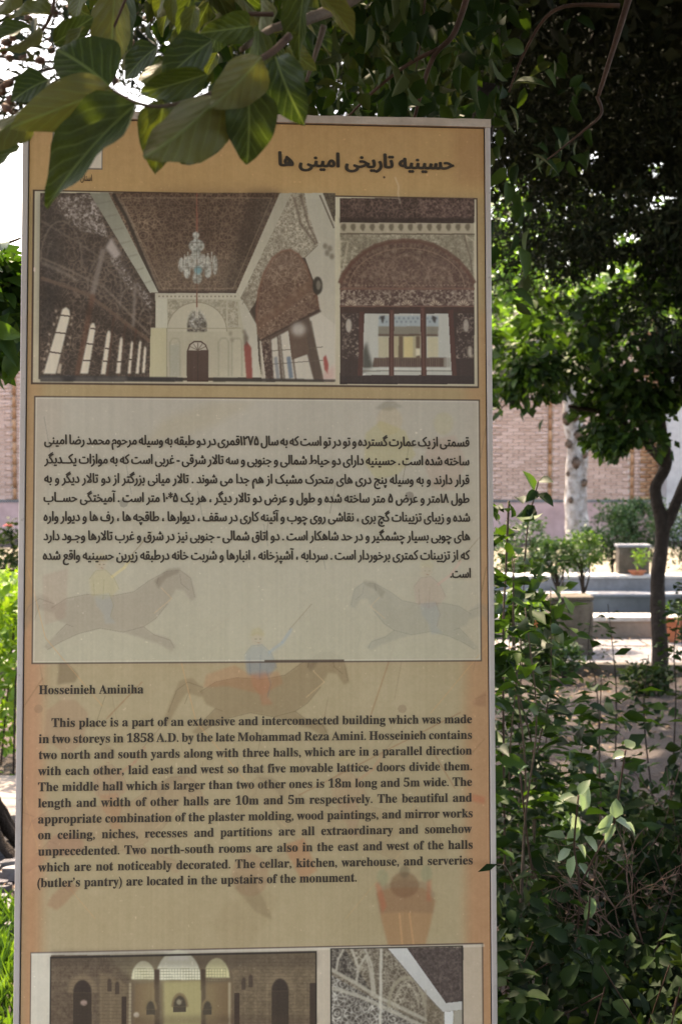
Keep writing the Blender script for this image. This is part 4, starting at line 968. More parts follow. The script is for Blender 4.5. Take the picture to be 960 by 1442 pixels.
def leaves(parent, Mx, mat, kind='mid', nvar=3, singles=300, seed=0, minpx=9, stuff_name='foliage', stuff_tri='low'):
    """parent keeps identity rotation; Mx in world space"""
    r = np.random.default_rng(seed); loc = np.array(parent.matrix_world.translation) if parent is not None else np.zeros(3)
    bpy.context.view_layer.update()
    loc = np.array(parent.matrix_world.translation)
    n = len(Mx); var = r.integers(0, nvar, n); idx_s = np.array([], int)
    if singles:
        x, y, d = photo_px(Mx[:, :3, 3] + 0.5 * Mx[:, :3, 1]); L = np.linalg.norm(Mx[:, :3, 1], axis=1) / np.maximum(d, 0.1) * FPX
        hid = (x > 26) & (x < 698) & (y > 172) & (d > 2.6)
        ok = (d > 0.3) & (x > -20) & (x < 980) & (y > -20) & (y < 1462) & (L > minpx) & ~hid
        idx = np.where(ok)[0]; idx_s = idx[np.argsort(d[idx])][:singles]
    rest = np.setdiff1d(np.arange(n), idx_s)
    for i in idx_s:
        o = bpy.data.objects.new('leaf', leaf_mesh(kind, int(var[i]), mat)); COL.objects.link(o); o.parent = parent
        m = Mx[i].copy(); m[:3, 3] -= loc; o.matrix_local = Matrix(m.tolist())
    if len(rest):
        k2 = 'low' if (kind == 'mid' and stuff_tri == 'low') else kind
        Vs = []; Fs = []; Ts = []; UVs = []; base = 0; tint = r.random(n)
        for v in range(nvar):
            ii = rest[var[rest] == v]
            if not len(ii): continue
            V, F, UV = leaf_shape(k2, v); Vh = np.concatenate([V, np.ones((len(V), 1))], 1)
            W = np.einsum('nij,kj->nki', Mx[ii], Vh)[:, :, :3] - loc
            Vs.append(W.reshape(-1, 3)); Fs.append((F[None] + (np.arange(len(ii)) * len(V))[:, None, None] + base).reshape(-1, 4))
            Ts.append(np.repeat(tint[ii], len(V))); UVs.append(np.tile(UV, (len(ii), 1))); base += len(ii) * len(V)
        me = np_mesh(stuff_name, np.concatenate(Vs), np.concatenate(Fs), mat, smooth=(k2 != 'low'), tint=np.concatenate(Ts), uv=np.concatenate(UVs))
        o = link(stuff_name, me, parent); o['kind'] = 'stuff'

def lanes(Mx, pts, rad=0.22, zmin=1.9):
    """leaves left out where the crown lets a fleck of sun through"""
    P = Mx[:, :3, 3]; s = np.array(sdir); keep = np.ones(len(P), bool)
    for p in pts:
        D = P - np.array(p[:3]); t = D @ s; dist = np.linalg.norm(D - t[:, None] * s, axis=1)
        keep &= ~((dist < (p[3] if len(p) > 3 else rad)) & (P[:, 2] > zmin) & (t > 0))
    return Mx[keep]
def gaps(Mx, specs):
    """openings through a crown: each is a thin lane between two points"""
    P = Mx[:, :3, 3]; keep = np.ones(len(P), bool); r = np.random.default_rng(1)
    for a, b, rad in specs:
        a = np.array(a); b = np.array(b); u = (b - a) / np.linalg.norm(b - a); D = P - a; t = D @ u
        keep &= ~(np.linalg.norm(D - t[:, None] * u, axis=1) < rad * (t / np.linalg.norm(b - a)).clip(0.2, 2) * r.uniform(0.45, 1.25, len(P)))
    return Mx[keep]
def cloud(n, c, rad, seed, clumps=20, cl=0.28, length=(0.06, 0.1), asp=0.5, droop=0.4, up=0.5, holes=(), shell=0.4):
    """leaf matrices for a clumpy crown; returns (matrices, clump centres)"""
    r = np.random.default_rng(seed); c = np.array(c, float); rad = np.array(rad, float) * np.ones(3)
    q = r.normal(size=(clumps, 3)); q /= np.linalg.norm(q, axis=1, keepdims=True); q *= (shell + (1 - shell) * r.random((clumps, 1)) ** 0.5)
    C = c + q * rad * 0.85
    k = r.integers(0, clumps, n); size = cl * rad.mean() * (0.6 + 0.8 * r.random(clumps))
    P = C[k] + np.clip(r.normal(size=(n, 3)), -1.7, 1.7) * size[k][:, None] * np.array([1, 1, 0.7])
    for h in holes:
        hc = np.array(h[:3]); P = P[np.linalg.norm(P - hc, axis=1) > h[3] * (0.8 + 0.4 * r.random(len(P)))]
    n = len(P)
    ax = r.normal(size=(n, 3)); ax[:, 2] = ax[:, 2] * 0.6 - droop; out = P - c; ax += 0.6 * out / (np.linalg.norm(out, axis=1, keepdims=True) + 1e-6)
    nr = r.normal(size=(n, 3)) * 0.7; nr[:, 2] += up
    L = r.uniform(*length, n)
    return frames(ax, nr, L, L * asp * r.uniform(0.8, 1.2, n), P), C

def limbs(root, trunk_pts, trunk_r, ends, mat, seed, tname='trunk', lname='limb', r0=0.03, joined=False, n=10, wob=0.08):
    """tapered trunk plus limbs that run to the clumps; points in world space"""
    random.seed(seed); loc = Vector(root.location)
    pts = spline([Vector(p) - loc for p in trunk_pts], 5); m = len(pts)
    rr = [trunk_r[0] + (trunk_r[1] - trunk_r[0]) * (i / (m - 1)) ** 0.8 for i in range(m)]; rr[0] *= 1.25
    MB().tube(pts, rr, n, wob=wob).build(tname, mat, root, smooth=True)
    top = pts[-1]; allb = MB()
    for e in ends:
        e = Vector(e) - loc; s = pts[max(0, min(m - 1, int(m * random.uniform(0.55, 0.98))))]
        mid = s.lerp(e, 0.5) + Vector([random.uniform(-.15, .15) * (e - s).length for _ in range(3)]) + Vector((0, 0, 0.06 * (e - s).length))
        P = spline([s, mid, e], 5); k = len(P)
        (allb if joined else MB()).tube(P, [r0 * (1 - 0.8 * i / (k - 1)) for i in range(k)], 6, wob=wob) if joined else MB().tube(P, [r0 * (1 - 0.8 * i / (k - 1)) for i in range(k)], 6, wob=wob).build(lname, mat, root, smooth=True)
    if joined and allb.v: allb.build(lname, mat, root, smooth=True)

# ------------------------------------------------------------------ ground
def ground():
    nx, ny = 150, 170
    xs = np.concatenate([[-400, -120, -40, -15], np.linspace(-7, 9, nx), [15, 40, 120, 400]]); ys = np.concatenate([[-400, -100, -30, -8], np.linspace(-2, 16, ny), [18, 22, 26, 30, 60, 200, 800]])
    X, Y = np.meshgrid(xs, ys); Z = np.zeros_like(X)
    r = np.random.default_rng(3)
    g = vnoise(len(ys), len(xs), 9, 5, 3); g2 = vnoise(len(ys), len(xs), 30, 6, 2)
    bed = (X > -7) & (X < 9) & (Y > -2) & (Y < 10.3)
    Z = np.where(bed, (g - 0.5) * 0.10 + (g2 - 0.5) * 0.10 + (vnoise(len(ys), len(xs), 2.5, 8, 2) - 0.5) * 0.04, -0.02)
    V = np.stack([X, Y, Z], -1).reshape(-1, 3); w = len(xs)
    i = np.arange(len(ys) - 1)[:, None] * w + np.arange(w - 1)[None]; F = np.stack([i, i + 1, i + w + 1, i + w], -1).reshape(-1, 4)
    tag(link('ground', np_mesh('ground', V, F, M['soil'], smooth=True)), kind='structure')
ground()
# pale paving strip in front of the pool: slabs laid one by one on a bed
pave = empty('pavement', (0, 0, 0), None, None); pave['kind'] = 'structure'
MB().box(-9, 9, 10.45, 12.0, -0.06, 0.012).build('bedding', M['mortar'], pave)
random.seed(5); slabm = {}
for j in range(3):
    for i in range(30):
        x = -8.6 + i * 0.6 + (0.3 if j % 2 else 0); y = 10.47 + j * 0.51
        k = random.randint(0, 3)
        if k not in slabm: slabm[k] = MB().box(-0.293, 0.293, 0, 0.50, 0, 0.045, jit=0.003).mesh('slab', M['stone'])
        o = link('slab', slabm[k], pave); o.location = (x, y, random.uniform(-0.003, 0.003)); o.rotation_euler = (random.uniform(-.004, .004), random.uniform(-.004, .004), 0)
kerb = empty('kerb', (0, 0, 0), None, None); kerb['kind'] = 'structure'
for i in range(26):
    MBo = MB().box(0, 0.66, 0, 0.10, -0.05, 0.07, jit=0.006); o = MBo.build('kerb_stone', M['concrete'], kerb, bevel=0.008); o.location = (-8.6 + i * 0.67, 10.33, 0)
# ---- the raised pool: cream outer wall, white coping, dark inner wall, stepped blue-grey back ledge
pool = empty('garden_pool', (0, 12, 0), 'long raised stone pool with white coping and dark water behind the paving', 'pool')
MB().box(-9, 9, 0.03, 0.24, 0, 0.185).build('front_wall', M['cream'], pool)
for i in range(16):
    o = MB().box(0, 1.118, -0.01, 0.30, 0.187, 0.225, jit=0.002).build('coping_stone', M['coping'], pool, bevel=0.006); o.location = (-9 + i * 1.125, 0, 0)
MB().box(-9, 9, 0.24, 1.92, 0.0, 0.05).build('water', M['water'], pool)
MB().box(-9, 9, 1.92, 2.0, 0, 0.20).build('inner_wall', M['darkstone'], pool)
for i in range(16):
    o = MB().box(0, 1.118, 1.90, 2.24, 0.202, 0.232, jit=0.002).build('coping_stone', M['bluestone'], pool, bevel=0.006); o.location = (-9.3 + i * 1.125, 0, 0)
MB().box(-9, 9, 2.26, 2.5, 0, 0.355).build('back_ledge_wall', M['bluestone'], pool)
for i in range(14):
    o = MB().box(0, 1.312, 2.23, 2.58, 0.357, 0.385, jit=0.002).build('ledge_stone', M['coping'], pool, bevel=0.006); o.location = (-9.1 + i * 1.32, 0, 0)
# far path of pale gravelly stone behind the pool and a dry lawn strip
tag(MB().box(-40, 40, 17.6, 24.2, -0.05, 0.016).build('path', M['gravel']), kind='structure')

# ------------------------------------------------------------------ the far brick wall, brick by brick
WY = 26.7; BL, BH, JN = 0.205, 0.056, 0.011
wall = empty('brick_wall', (0, WY, 0), 'long pink brick garden wall with a rendered plinth behind the trees', 'wall')
MB().box(-16, 5.95, 0.02, 0.34, 0, 4.35).build('wall_core', M['mortar'], wall)
MB().box(-16, 5.95, -0.045, 0.02, 0, 0.70).build('plinth', M['plinth'], wall)
MB().box(-16, 5.95, -0.06, 0.02, 0.705, 0.745).build('plinth_cap', M['darkstone'], wall)
MB().box(-16.05, 6.0, -0.10, 0.40, 4.352, 4.45).build('wall_coping', M['cream'], wall)
bm_b = MB().box(0, BL, -0.012, 0.02, 0, BH).mesh('brick', M['brick'])
STR = [3.88, 5.42, 1.2, -1.4, -4.0, -6.15, -8.8]       # brown soldier strips between the panels (x)
pos = []
for row in range(53):
    z = 0.755 + row * (BH + JN); off = (row % 2) * (BL + JN) / 2
    for k in range(-2, 104):
        x = -16 + off + k * (BL + JN)
        if x < -16 or x + BL > 5.6: continue
        if any(x < s + 0.09 and x + BL > s - 0.02 for s in STR): continue
        pos.append((x, z))
pos = np.array(pos); pxx, pyy, _ = photo_px(np.stack([pos[:, 0], np.full(len(pos), WY), pos[:, 1]], 1))
seen_ = np.where(((pxx > 696) & (pxx < 905) & (pyy > 575) & (pyy < 706)) | ((pxx < 28) & (pxx > -18) & (pyy > 560) & (pyy < 725)))[0]
sel = seen_[np.argsort(-pyy[seen_])][:300]; selset = set(sel.tolist())
for i in sel:
    o = bpy.data.objects.new('brick', bm_b); COL.objects.link(o); o.parent = wall; o.location = (pos[i, 0], random.uniform(-0.003, 0.003), pos[i, 1])
cut = []
for row in range(53):
    z = 0.755 + row * (BH + JN); off = (row % 2) * (BL + JN) / 2
    for k in range(-2, 104):
        x = -16 + off + k * (BL + JN)
        for s in STR:
            if x < s + 0.09 and x + BL > s - 0.02:
                if s - 0.012 - x > 0.03: cut.append((x, z, s - 0.012 - x, BH))
                if x + BL - (s + 0.082) > 0.03: cut.append((s + 0.082, z, x + BL - (s + 0.082), BH))
        if x < 5.6 and x + BL > 5.6 and 5.598 - x > 0.03: cut.append((x, z, 5.598 - x, BH))
rest = [i for i in range(len(pos)) if i not in selset]; rv = np.random.default_rng(4)
def brick_stuff(name, items, mat, parent):
    """items: x, z, length, height; joined boxes (front and four edges)"""
    n = len(items); I = np.array(items); dy = rv.uniform(-0.003, 0.003, n)
    P = np.zeros((n, 8, 3))
    for k, (a, b, c) in enumerate([(0, 0, 0), (1, 0, 0), (1, 0, 1), (0, 0, 1), (0, 1, 0), (1, 1, 0), (1, 1, 1), (0, 1, 1)]):
        P[:, k, 0] = I[:, 0] + a * I[:, 2]; P[:, k, 1] = (-0.012 + dy) if b == 0 else 0.02; P[:, k, 2] = I[:, 1] + c * I[:, 3]
    F = np.array([(0, 1, 2, 3), (3, 2, 6, 7), (1, 5, 6, 2), (0, 3, 7, 4), (0, 4, 5, 1)])
    o = link(name, np_mesh(name, P.reshape(-1, 3), (F[None] + (np.arange(n) * 8)[:, None, None]).reshape(-1, 4), mat, tint=np.repeat(rv.random(n), 8)), parent); o['kind'] = 'stuff'
brick_stuff('brickwork', [(pos[i, 0], pos[i, 1], BL, BH) for i in rest] + cut, M['brick'], wall)
brick_stuff('brick_strip', [(s, 0.755 + k * 0.216, 0.07, 0.205) for s in STR for k in range(16)], M['brick_brown'], wall)
pier = []
for row in range(53):
    z = 0.755 + row * (BH + JN); pier += [(5.61, z, 0.12 if row % 2 else 0.2, BH), (5.61 + (0.131 if row % 2 else 0.211), z, 0.2 if row % 2 else 0.12, BH)]
brick_stuff('pier_brickwork', pier, M['brick_brown'], wall)
gp = empty('rendered_pier', (6.15, WY - 0.5, 0), 'pale grey rendered gate pier at the right end of the brick wall', 'pier')
MB().box(-0.16, 0.5, 0, 0.9, 0, 3.6).build('shaft', M['greypier'], gp, bevel=0.01); MB().box(-0.22, 0.56, -0.06, 0.96, 3.602, 3.75).build('cap', M['coping'], gp, bevel=0.01)

# ------------------------------------------------------------------ small stone things by the pool
o = empty('concrete_block', (at(806, 935, 10.9).x, 10.95, 0.0), 'weathered concrete block standing on the paving before the pool', 'block')
random.seed(8); MB().box(-0.165, 0.165, 0, 0.30, 0, 0.47, jit=0.004).build('body', M['concrete'], o, bevel=0.012); MB().box(-0.168, 0.168, -0.003, 0.303, 0.472, 0.50, jit=0.003).build('cap', M['concrete'], o, bevel=0.008)
o = empty('stone_pedestal', (at(892, 818, 14.4).x, 14.40, 0.385), 'small grey stone pedestal standing on the ledge behind the pool', 'pedestal')
MB().box(-0.155, 0.155, 0, 0.17, 0, 0.27, jit=0.004).build('body', M['concrete'], o, bevel=0.01); MB().box(-0.17, 0.17, -0.012, 0.18, 0.272, 0.30).build('cap', M['bluestone'], o, bevel=0.006)
def pot(name, x, y, z, r, h, label, leaves_n, lm, lh, seed, asp=0.5):
    t = empty(name, (x, y, z), label, 'flower pot', 'terracotta pots around the pool')
    MB().lathe([(0.0, 0), (r * 0.68, 0), (r * 0.95, h * 0.8), (r * 0.97, h * 0.8), (r * 1.08, h * 0.81), (r * 1.08, h), (r * 0.95, h), (r * 0.9, h * 0.86), (0, h * 0.86)]).build('pot_body', M['terracotta'], t, smooth=False)
    Mx, _ = cloud(leaves_n, (x, y, z + h + lh * 0.5), (r * 1.1, r * 1.1, lh * 0.6), seed, 6, 0.35, (0.03, 0.06), asp, 0.0)
    leaves(t, Mx, M[lm], 'mid', 3, 0, seed, stuff_name='plant')
p = at(757, 900, 11.75); pot('flower_pot', p.x, 11.75, 0.045, 0.10, 0.20, 'terracotta pot with yellow green leaves left of the concrete block', 140, 'bright', 0.14, 31)
p = at(946, 905, 11.75); pot('flower_pot', p.x, 11.75, 0.045, 0.10, 0.19, 'terracotta pot right of the dark tree trunk', 90, 'fruit', 0.16, 32)
p = at(896, 817, 14.3); pot('flower_pot', p.x, 14.28, 0.387, 0.085, 0.045, 'low red dish with a pale green plant before the stone pedestal', 90, 'bright', 0.22, 33)

# ------------------------------------------------------------------ pale plane tree before the wall
t = empty('plane_tree', (at(810, 800, 19).x, 19.0, 0), 'tree with a pale mottled knobbly trunk before the brick wall', 'tree')
b = t.location
tp = [(b.x + 0.02, 19, -0.05), (b.x + 0.02, 19, 0.5), (b.x - 0.01, 19, 1.1), (b.x + 0.01, 19, 1.7), (b.x - 0.05, 19.02, 2.15), (b.x - 0.02, 19.05, 2.7), (b.x + 0.1, 19.1, 3.6)]
Mx, C = cloud(5200, (b.x + 0.2, 19.3, 4.3), (2.6, 2.0, 1.3), 41, 34, 0.2, (0.10, 0.17), 0.75, 0.3)
limbs(t, tp, (0.165, 0.11), C[:12], M['pale_bark'], 41, r0=0.05, n=14, wob=0.10)
random.seed(12)
for (px_, py_, r_) in ((797, 590, 0.075), (810, 584, 0.07), (814, 612, 0.06), (810, 652, 0.07), (822, 680, 0.045), (823, 640, 0.045), (799, 667, 0.03), (803, 704, 0.035), (822, 604, 0.05), (800, 625, 0.05)):
    c = at(px_, py_, 18.86) - b; mb = MB(); mb.lathe([(0.001, -r_), (r_ * .6, -r_ * .8), (r_, 0), (r_ * .7, r_ * .7), (0.001, r_)], n=8)
    mb.v = [(x * random.uniform(.7, 1.3), y * random.uniform(.5, .8), z * random.uniform(.8, 1.5)) for x, y, z in mb.v]
    o = mb.build('knot', M['knot_bark'], t, smooth=True); o.location = c
leaves(t, Mx, M['plane'], 'mid', 3, 0, 41, stuff_name='crown')

# ------------------------------------------------------------------ the dark forked tree on the right
FX = at(930, 965, 9.7).x
t = empty('forked_tree', (FX, 9.7, 0), 'slender dark trunked tree forking above the paving at the right', 'tree')
def P_(x, y, d): return tuple(at(x, y, d))
Mx1, C1 = cloud(1900, (FX - 0.5, 9.6, 2.28), (1.15, 0.8, 0.44), 51, 30, 0.17, (0.07, 0.12), 0.62, 0.7)
Mx2, C2 = cloud(2000, (FX + 0.5, 9.9, 2.75), (1.2, 1.0, 0.75), 52, 24, 0.2, (0.07, 0.12), 0.62, 0.6)
limbs(t, [(FX, 9.7, -0.05), P_(928, 900, 9.7), P_(925, 820, 9.7), P_(932, 745, 9.7), P_(922, 690, 9.7), P_(938, 650, 9.7), P_(930, 590, 9.6), P_(940, 520, 9.6)], (0.062, 0.030), [], M['dark_bark'], 51, n=10, wob=0.1)
random.seed(52); loc = Vector(t.location)
for pts, r0, r1 in (([P_(932, 750, 9.7), P_(955, 700, 9.7), P_(975, 640, 9.75), P_(990, 540, 9.8)], 0.045, 0.02), ([P_(936, 655, 9.7), P_(900, 615, 9.6), P_(860, 585, 9.5), P_(800, 572, 9.4)], 0.032, 0.012),
                    ([P_(930, 590, 9.6), P_(905, 560, 9.6), P_(880, 555, 9.6)], 0.018, 0.008), ([P_(940, 560, 9.6), P_(860, 540, 9.4), P_(790, 520, 9.2), P_(735, 508, 9.1)], 0.026, 0.008), ([P_(938, 540, 9.6), P_(930, 470, 9.6), P_(900, 400, 9.6)], 0.026, 0.01)):
    q = spline([Vector(p) - loc for p in pts], 6); n_ = len(q)
    MB().tube(q, [r0 + (r1 - r0) * i / (n_ - 1) for i in range(n_)], 8, wob=0.1).build('limb', M['dark_bark'], t, smooth=True)
extra, _ = cloud(380, P_(742, 532, 9.0), (0.24, 0.3, 0.15), 53, 14, 0.16, (0.06, 0.10), 0.6, 0.9)
extra2, _ = cloud(500, P_(880, 620, 9.3), (0.32, 0.3, 0.11), 54, 14, 0.18, (0.06, 0.10), 0.6, 0.9)
extra3, _ = cloud(900, P_(885, 575, 9.4), (0.34, 0.35, 0.20), 55, 16, 0.2, (0.06, 0.11), 0.6, 0.8)
leaves(t, gaps(lanes(np.concatenate([Mx1, Mx2, extra, extra2, extra3]), [], zmin=1.0), [((0, 0, EYE), at(x, y, 9.6), w / FPX * 9.6) for x, y, w in ((738, 440, 16), (725, 470, 10), (866, 388, 22), (848, 395, 18), (890, 380, 16), (808, 412, 14), (830, 400, 14), (770, 440, 9), (948, 440, 14), (750, 480, 9))]), M['forked'], 'mid', 3, 290, 51)

# ------------------------------------------------------------------ the great dark cedar overhead, right
FLECKS = [(0.61, 3.7, 0.76, 0.3), (0.68, 3.75, 0.55, 0.25), (1.55, 8.4, 0, 0.3), (1.2, 9.2, 0, 0.3), (1.9, 8.0, 0, 0.3), (1.1, 6.9, 0, 0.2), (1.75, 9.3, 0, 0.25), (0.75, 3.7, 0.95, 0.1), (1.5, 7.4, 0, 0.2)]
t = empty('cedar_tree', (4.6, 9.2, 0), 'great dark evergreen tree spreading over the upper right of the garden', 'tree')
parts = []; ends = []
def boughs(seed, n, x0, x1, y0, y1, z0, z1, dens, size=(0.9, 0.6, 0.16), ln=(0.035, 0.085), asp=0.26):
    r = np.random.default_rng(seed)
    for k in range(n):
        c = np.array([r.uniform(x0, x1), r.uniform(y0, y1), r.uniform(z0, z1)]); ends.append(c)
        m = dens; a = r.uniform(-0.5, 0.5); q = np.clip(r.normal(size=(m, 3)), -1.8, 1.8) * np.array(size) * r.uniform(0.6, 1.15)
        # needles gather in sprays
        q = np.round(q / 0.11) * 0.11 + r.normal(size=(m, 3)) * 0.032
        q[:, 2] -= 0.18 * np.abs(q[:, 0]) + 0.05 * r.random(m)
        q = np.stack([q[:, 0] * math.cos(a) - q[:, 1] * math.sin(a), q[:, 0] * math.sin(a) + q[:, 1] * math.cos(a), q[:, 2]], 1); P = c + q
        ax = r.normal(size=(m, 3)); ax[:, 2] -= 0.5; nr = r.normal(size=(m, 3)); L = r.uniform(*ln, m)
        parts.append(frames(ax, nr, L, L * asp, P))
boughs(61, 46, 0.9, 5.0, 8.2, 10.6, 2.95, 4.6, 3000)
boughs(62, 16, -0.2, 2.0, 8.0, 10.0, 3.6, 5.2, 2200)
boughs(63, 26, 2.0, 5.5, 9.0, 12.5, 4.0, 6.6, 1600)
boughs(64, 9, 2.2, 3.6, 8.6, 9.4, 2.65, 2.95, 1700, (0.5, 0.45, 0.12))
boughs(66, 12, 2.0, 3.6, 8.9, 9.5, 1.95, 2.6, 1900, (0.5, 0.4, 0.14))
boughs(65, 46, -0.1, 3.6, 5.2, 8.0, 4.05, 5.4, 600, ln=(0.08, 0.16), asp=0.5)  # boughs added above the view to shade the undergrowth
limbs(t, [(4.6, 9.2, -0.1), (4.55, 9.25, 1.5), (4.5, 9.3, 4), (4.4, 9.3, 7.2)], (0.24, 0.09), ends[::4], M['dark_bark'], 61, r0=0.05, n=12)
CEDGAP = [((0, 0, EYE), at(x, y, 10), w / FPX * 10) for x, y, w in ((836, 218, 11), (812, 212, 6), (848, 205, 6), (745, 216, 6), (920, 238, 11), (932, 228, 7), (935, 276, 12), (925, 284, 9), (881, 335, 17), (896, 333, 12), (868, 338, 9), (948, 348, 7), (846, 392, 17), (866, 384, 18), (890, 376, 17), (880, 398, 14), (832, 404, 12),
          (808, 412, 11), (738, 436, 13), (728, 446, 10), (772, 438, 8), (820, 256, 6), (815, 238, 6), (868, 240, 5), (706, 300, 5), (730, 322, 5), (948, 440, 12), (955, 425, 9), (800, 430, 8), (590, 100, 8), (670, 95, 9), (480, 155, 7), (499, 156, 6), (700, 185, 6))]
boughs(68, 30, -0.8, 2.6, 10.3, 12.4, 4.0, 5.4, 900, ln=(0.05, 0.11), asp=0.4)  # boughs added to keep the sun off the soil
_c = np.concatenate(parts); _x, _y, _ = photo_px(_c[:, :3, 3])
_c = _c[(_c[:, 2, 3] > 2.0 + 0.55 * np.clip(2.3 - _c[:, 0, 3], 0, 1))]
leaves(t, lanes(gaps(_c, CEDGAP), FLECKS), M['cedar'], 'low', 3, 0, 61, stuff_name='needles')

# bright trees standing in the sun beyond the wall
def far_tree(name, x, y, h, rad, n, mat, label, seed, ln=(0.16, 0.26), group='trees beyond the brick wall'):
    t = empty(name, (x, y, 0), label, 'tree', group)
    Mx, C = cloud(n, (x, y, h * 0.68), (rad, rad, h * 0.32), seed, 30, 0.22, ln, 0.7, 0.2)
    limbs(t, [(x, y, -0.1), (x + 0.1, y, h * 0.3), (x, y, h * 0.62)], (0.2, 0.09), C[:8], M['dark_bark'], seed, r0=0.06, joined=True)
    leaves(t, Mx, M[mat], 'mid', 3, 0, seed, stuff_name='crown')
far_tree('leafy_tree', 3.4, 29.5, 7.0, 1.6, 2600, 'plane', 'leafy green tree just beyond the brick wall, right of the board', 71)
far_tree('leafy_tree', 6.9, 30.5, 6.2, 1.5, 2200, 'fruit', 'rounded green tree beyond the wall near the right edge', 72)
far_tree('leafy_tree', -7.9, 31.0, 6.6, 1.2, 1500, 'plane', 'green tree beyond the wall at the left edge', 73)
t = empty('lit_tree', (1.5, 14.8, 0), 'sunlit yellow green young tree behind the pool close to the board', 'tree')
Mx, C = cloud(2600, (2.25, 14.9, 2.95), (0.72, 0.7, 0.62), 74, 26, 0.22, (0.06, 0.11), 0.6, 0.4)
limbs(t, [(1.42, 14.8, -0.05), (1.42, 14.8, 1.6), (1.75, 14.85, 2.7)], (0.04, 0.015), C[:3], M['dark_bark'], 74, r0=0.009)
leaves(t, Mx, M['plane'], 'mid', 3, 200, 74, minpx=8)

# ------------------------------------------------------------------ clipped bushes beyond the pool
def bush(name, x, y, z0, r, h, n, mat, label, seed, ln=(0.035, 0.06), group=None, stem=None, singles=0, asp=0.55, cat='bush'):
    t = empty(name, (x, y, 0), label, cat, group)
    Mx, C = cloud(n, (x, y, z0 + h / 2), (r, r, h / 2), seed, 34, 0.2, ln, asp, 0.0, shell=0.55)
    limbs(t, [(x, y, -0.05), (x + 0.02, y, z0 * 0.5 + 0.05), (x, y, z0 + h * 0.3)], (0.022, 0.012), C[:10], M['dark_bark'], seed, 'stem', 'twig', r0=0.009, joined=True)
    leaves(t, Mx, M[mat], 'mid', 3, singles, seed)
g_ = 'rounded bushes beyond the pool'
bush('rounded_bush', at(860, 750, 17.4).x, 17.4, 0.25, 0.42, 0.78, 3200, 'hedge', 'dark rounded bush left of the stone pedestal', 81, group=g_)
bush('rounded_bush', at(905, 745, 17.9).x, 17.9, 0.25, 0.40, 0.85, 3200, 'hedge', 'dark rounded bush above the stone pedestal', 82, group=g_)
bush('rounded_bush', at(962, 750, 17.2).x, 17.2, 0.2, 0.42, 0.9, 3000, 'hedge', 'dark rounded bush at the right edge beyond the forked trunk', 83, group=g_)
bush('rounded_bush', at(735, 800, 15.6).x, 15.6, 0.2, 0.4, 0.75, 2600, 'hedge', 'dark rounded bush beside the board beyond the pool', 84, group=g_)
bush('clipped_shrub', at(818, 780, 11.62).x, 11.62, 0.62, 0.15, 0.38, 1700, 'fruit', 'small bushy shrub on a thin stem before the pale trunk', 85, (0.02, 0.04))
bush('clipped_shrub', at(782, 785, 11.55).x, 11.55, 0.60, 0.13, 0.32, 1300, 'hedge', 'darker small shrub just left of the bushy one before the pale trunk', 86, (0.02, 0.04))
bush('low_bush', at(790, 955, 10.2).x, 10.15, 0.02, 0.13, 0.26, 900, 'hedge', 'low dark bush in front of the concrete block', 87, (0.03, 0.05))
bush('low_bush', at(752, 935, 10.25).x, 10.22, 0.02, 0.17, 0.34, 1100, 'shrub', 'low green bush before the left terracotta pot', 90, (0.03, 0.055))
bush('low_bush', at(905, 965, 9.4).x, 9.35, 0.0, 0.2, 0.2, 900, 'shrub', 'low green bush at the foot of the forked trunk', 88, (0.03, 0.05))
bush('hedge_row', -6.9, 19.0, 0.1, 1.6, 1.2, 5000, 'hedge', 'dark hedge before the wall at the left edge', 89, (0.06, 0.1), cat='hedge')

# ------------------------------------------------------------------ undergrowth right of the sign
def shoot(t, x, y, h, seed, mat, n, ln, lean=(0, 0), asp=0.55, stemmat='twig', r=0.004, singles=300, z0=0.15, spread=0.12):
    """an upright stem with leaves along it; returns matrices"""
    rr = np.random.default_rng(seed); loc = Vector(t.location)
    pts = spline([Vector((x, y, 0)), Vector((x + lean[0] * .3 + rr.uniform(-.05, .05), y + lean[1] * .3, h * .5)), Vector((x + lean[0] * .6 + rr.uniform(-.04, .04), y, h * .75)), Vector((x + lean[0], y + lean[1], h))], 6)
    MB().tube([p - loc for p in pts], [r * (1 - 0.6 * i / (len(pts) - 1)) for i in range(len(pts))], 5).build('stem', M[stemmat], t, smooth=True)
    s = rr.uniform(z0, 1, n) ** 0.8; P = np.array([[*pts[min(len(pts) - 1, int(q * (len(pts) - 1)))]] for q in s]); P = P + rr.normal(size=(n, 3)) * np.array([spread, spread, 0.04]) * 0.35
    an = rr.uniform(0, 2 * math.pi, n); ax = np.stack([np.cos(an), np.sin(an), rr.uniform(-.4, .5, n)], 1); nr = rr.normal(size=(n, 3)) * 0.5; nr[:, 2] += 0.8
    L = rr.uniform(*ln, n); return frames(ax, nr, L, L * asp * rr.uniform(.8, 1.2, n), P)

t = empty('tall_shrub', (0.62, 4.0, 0), 'tall leafy shrub rising along the right edge of the board', 'shrub')
ms = [shoot(t, x, y, h, 100 + i, 'shrub', n, (0.04, 0.085), ln_, spread=0.24, asp=0.5) for i, (x, y, h, n, ln_) in enumerate((
    (0.48, 3.9, 1.32, 300, (-0.01, 0)), (0.53, 4.1, 1.30, 300, (-0.03, 0)), (0.60, 4.2, 1.2, 240, (0.02, 0)), (0.50, 4.0, 1.0, 190, (0.0, 0)), (0.74, 4.3, 0.92, 120, (0.05, 0)), (0.46, 3.7, 1.2, 160, (0.02, 0)), (0.80, 4.5, 0.8, 90, (0.0, 0)), (0.56, 4.6, 1.3, 170, (0.04, 0))))]
